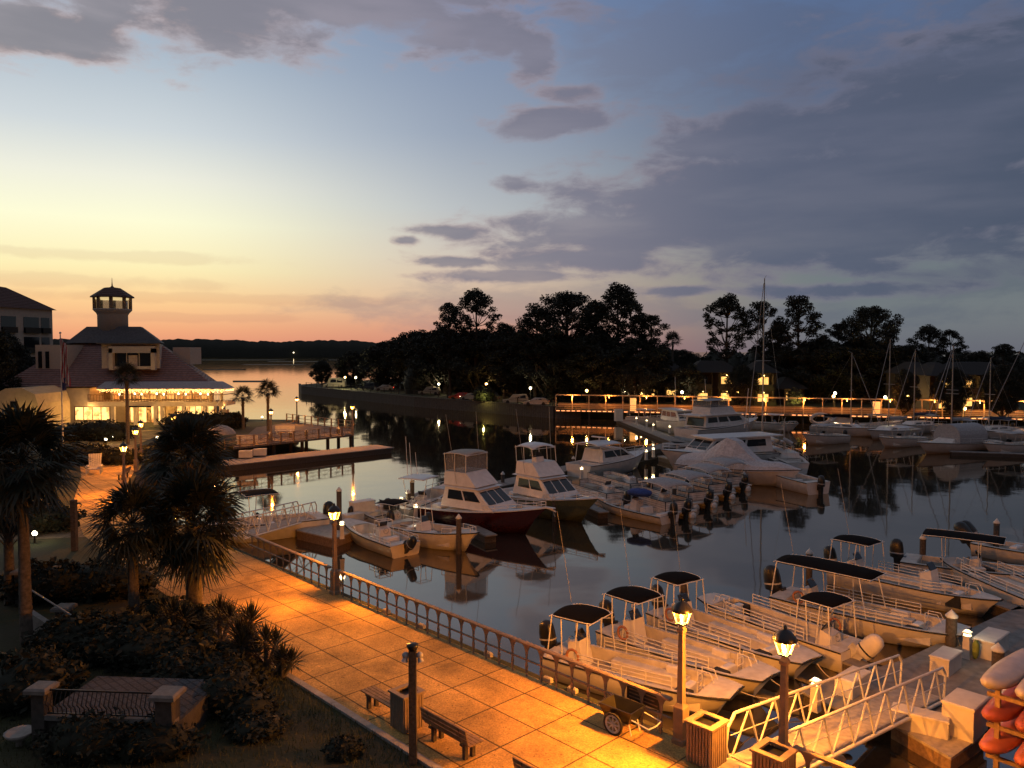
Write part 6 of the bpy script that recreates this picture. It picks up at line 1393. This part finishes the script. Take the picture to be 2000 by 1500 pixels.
# condominiums among the trees
def condo(loc, w, floors, lits, label, rz=0):
    r = empty('condominium', loc, rz, label, 'building', 'dark condominiums with lit balconies'); H = floors * 3.0
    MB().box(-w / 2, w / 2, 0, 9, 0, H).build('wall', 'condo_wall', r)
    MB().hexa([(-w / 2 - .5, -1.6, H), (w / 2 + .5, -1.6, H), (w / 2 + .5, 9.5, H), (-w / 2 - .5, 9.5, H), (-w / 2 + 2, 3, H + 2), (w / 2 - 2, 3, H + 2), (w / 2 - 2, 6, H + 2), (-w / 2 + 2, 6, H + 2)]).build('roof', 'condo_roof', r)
    n = max(1, int(w / 4.2))
    for f in range(floors):
        for k in range(n):
            x = -w / 2 + (k + .5) * w / n; z = f * 3.0
            MB().box(x - 1.5, x + 1.5, -1.3, -.01, z - .12, z + .02).box(x - 1.5, x + 1.5, -1.3, -1.24, z + .02, z + .95).box(x - 1.56, x - 1.46, -1.3, 0, z, z + 2.8).box(x + 1.46, x + 1.56, -1.3, 0, z, z + 2.8).build('balcony', 'condo_wall', r)
            on = (f, k) in lits
            MB().box(x - .9, x + .9, -.06, -.01, z + .3, z + 2.2).build('window', 'condo_lit' if on else 'dark_glass', r)
            if on: MB().blob((x, -.6, z + 2.5), .12, .12, .1, 6, 4).build('balcony_lamp', 'bulb_far', r); point('balcony_light', (x, -.8, z + 2.2), 50, WARM, r, .1)
for u, vb, d, w, fl, lits, lab in ((1290, 778, 152, 8.4, 2, {(1, 0), (0, 1), (0, 0)}, 'condominium behind the boardwalk left of the motor yacht'), (1395, 782, 140, 8.4, 2, {(1, 1), (0, 0), (0, 1)}, 'condominium with two bright lower balconies left of the tallest mast'),
    (1490, 786, 137, 4.6, 2, {(1, 0), (0, 0)}, 'narrow condominium with two lit balconies directly right of the tallest mast'), (1545, 786, 141, 4.6, 1, {(0, 0)}, 'low building with one glow beside the lit shrub'),
    (1800, 792, 128, 5.0, 2, {(1, 0), (0, 0)}, 'condominium with two stacked glowing balconies at the right'), (1845, 796, 121, 4.6, 2, {(1, 0), (0, 0)}, 'condominium with staggered bright balconies, second of the right group'),
    (1915, 792, 126, 9.0, 2, {(1, 0), (0, 0)}, 'condominium with arched glow near the right edge'), (1165, 775, 158, 6, 2, {}, 'unlit condominium behind the left stretch of boardwalk')):
    p_ = at(u, vb, 1.9); p_ = atd(u, vb, d); condo((p_.x, p_.y, 1.9), w, fl, lits, lab, R(-6))
# lit shrub
sb = shrub([(0, 0, 2, 1.4, 1.2, 1.4)], 900, .2, 'shrub lit yellow by a ground lamp right of the tallest mast', atd(1552, 786, 134)); sb.location.z = 1.9; point('shrub_lamp', (0, -2, .8), 900, (1, .75, .15), sb)
sb = shrub([(0, 0, 1.6, 2.2, 1.5, 1.6)], 1400, .22, 'tree foot lit yellow green behind the parked cars', at(945, 786, 1.9)); point('shrub_lamp', (0, -2.0, 1.2), 200, (1, .85, .2), sb)
# park lamps
def park_lamp(mm='bulb_pale', e=90, c=SOFT, h=3.3):
    r = empty('park_lamp', (0, 0, 0), 0, 'x', 'street lamp', 'small lamps along the far shore'); MB().bar((0, 0, 0), (0, 0, h), .06, 6).build('post', 'black_metal', r)
    MB().blob((0, 0, h + .15), .26, .26, .26, 8, 6).build('globe', mm, r); point('lamp_light', (0, -.45, h + .1), e, c, r, .12); return r
def plx(u, v, d, h=3.3): p_ = atd(u, v, d); return (p_.x, p_.y, p_.z - h - .15)
WL_ = [(695, 737, 200, 'lamp above the cream van roof on the far point'), (816, 745, 182, 'lamp left of the red car, first of a near pair'), (857, 750, 174, 'lamp glowing yellow over the pale parked cars'), (950, 750, 160, 'lamp over the yellow lit shrub by the cars'),
       (1036, 758, 146, 'lamp just left of the boardwalk start'), (1146, 763, 141, 'lamp over the first bays of the boardwalk'), (1220, 763, 141, 'lamp second along the boardwalk'), (1253, 769, 140, 'lamp third along the boardwalk'), (1332, 766, 138, 'lamp between the lone palm and the tallest mast'),
       (1441, 765, 135, 'lamp just left of the tallest mast'), (1631, 768, 130, 'lamp over the boardwalk kiosk, left'), (1628, 774, 129, 'lower lamp over the boardwalk kiosk'), (1729, 776, 126, 'lamp left of the stacked balconies'), (1774, 772, 124, 'lamp close left of the stacked balconies'),
       (1970, 788, 116, 'lamp near the right edge behind the boardwalk'), (1884, 798, 117, 'small lamp low behind the boardwalk at the right')]
wp = park_lamp('bulb_far', 300, WARM); pp_ = park_lamp(e=260)
rows(pp_, [(plx(u, v, d), 0, lab) for i, (u, v, d, lab) in enumerate(WL_) if i % 2 == 0]); rows(wp, [(plx(u, v, d), 0, lab) for i, (u, v, d, lab) in enumerate(WL_) if i % 2])
# vehicles
def vehicle(kind, m, label, loc, rz, lamp=None):
    van = kind == 'van'; L, Wd, H = (5.8, 2.0, 2.6) if van else ((4.9, 1.9, 1.75) if kind == 'suv' else (4.5, 1.8, 1.42))
    r = empty('parked_' + kind, loc, rz, label, 'van' if van else 'car', 'vehicles parked on the far point')
    pr = [(-L / 2, .35), (L / 2, .35), (L / 2, .9), (L / 2 - .9, 1.05), (L / 2 - 1.6, H), (-L / 2 + .25, H), (-L / 2, 1.1)] if van else [(-L / 2, .3), (L / 2, .3), (L / 2, .7), (L / 2 - 1.2, .92), (L / 2 - 1.9, H), (-L / 2 + (.5 if kind == 'suv' else 1.0), H), (-L / 2 + .05, .95)]
    n = len(pr); vs = []
    for y, k in ((-Wd / 2, 1), (Wd / 2, 1)): vs += [(x, y * (1 if z < 1.0 else .86), z) for x, z in pr]
    MB().add(vs, [tuple(range(n)), tuple(range(n, 2 * n))[::-1]] + [(i, i + n, (i + 1) % n + n, (i + 1) % n) for i in range(n)]).build('body', m, r)
    x0, x1 = -L / 2 + (.6 if van or kind == 'suv' else 1.15), L / 2 - 1.95
    q = MB()
    for s in (-1, 1):
        for a, c in ((x0, (x0 + x1) / 2 - .06), ((x0 + x1) / 2 + .06, x1)): q.hexa([(a, s * Wd * .455, 1.08 if not van else 1.45), (c, s * Wd * .455, 1.08 if not van else 1.45), (c, s * Wd * .47, 1.08 if not van else 1.45), (a, s * Wd * .47, 1.08 if not van else 1.45), (a + .1, s * Wd * .425, H - .14 if not van else 2.2), (c - .05, s * Wd * .425, H - .14 if not van else 2.2), (c - .05, s * Wd * .44, H - .14 if not van else 2.2), (a + .1, s * Wd * .44, H - .14 if not van else 2.2)])
    q.build('window', 'dark_glass', r)
    for x in (-L / 2 + .85, L / 2 - .9):
        for s in (-1, 1): MB().bar((x, s * (Wd / 2 - .2), .34), (x, s * (Wd / 2 + .02), .34), .34, 12).build('wheel', 'rubber', r)
    for s in (-1, 1):
        MB().box(-L / 2 - .03, -L / 2 - .002, s * Wd * .38 - .13, s * Wd * .38 + .13, .7, .92).build('tail_light', 'red_light' if lamp == 'red' else 'kayak_red', r)
        MB().box(L / 2 + .002, L / 2 + .03, s * Wd * .36 - .16, s * Wd * .36 + .16, .6, .76).build('headlight', 'bulb_pale' if lamp == 'head' else 'cap', r)
    return r
for kind, m, u, v, rz, lamp, lab in (('van', 'car_white', 652, 758, 175, 'head', 'cream passenger van under the oaks at the tip of the far point'), ('suv', 'car_dark', 720, 762, 150, None, 'dark parked vehicle right of the cream van'), ('car', 'car_silver', 748, 764, 195, 'red', 'silver car with red tail lights on the far point'),
        ('suv', 'car_white', 838, 772, 170, None, 'pale vehicle under the yellow lamp'), ('car', 'car_red', 898, 782, 175, 'red', 'red car parked by the far sea wall'), ('car', 'car_white', 920, 783, 150, 'head', 'white car right beside the red one'),
        ('suv', 'car_dark', 950, 786, 165, None, 'dark vehicle before the yellow lit shrub'), ('suv', 'car_white', 1008, 790, 180, None, 'yellow lit pale vehicle near the boardwalk'), ('car', 'car_silver', 1048, 794, 170, None, 'silver car nearest the boardwalk start')):
    p_ = at(u, v, 1.9); vehicle(kind, m, lab, (p_.x, p_.y + 1.5, 1.95), R(rz), lamp)
vl = atd(655, 748, 196); o = park_lamp('bulb_far', 1500, (1, .8, .4), 2.8); place(o, (vl.x + 1.5, vl.y + 4.5, 1.95), 0, 'added lamp on the sea wall to brighten the cream van')  # added lamp, placed in front of the van to brighten it
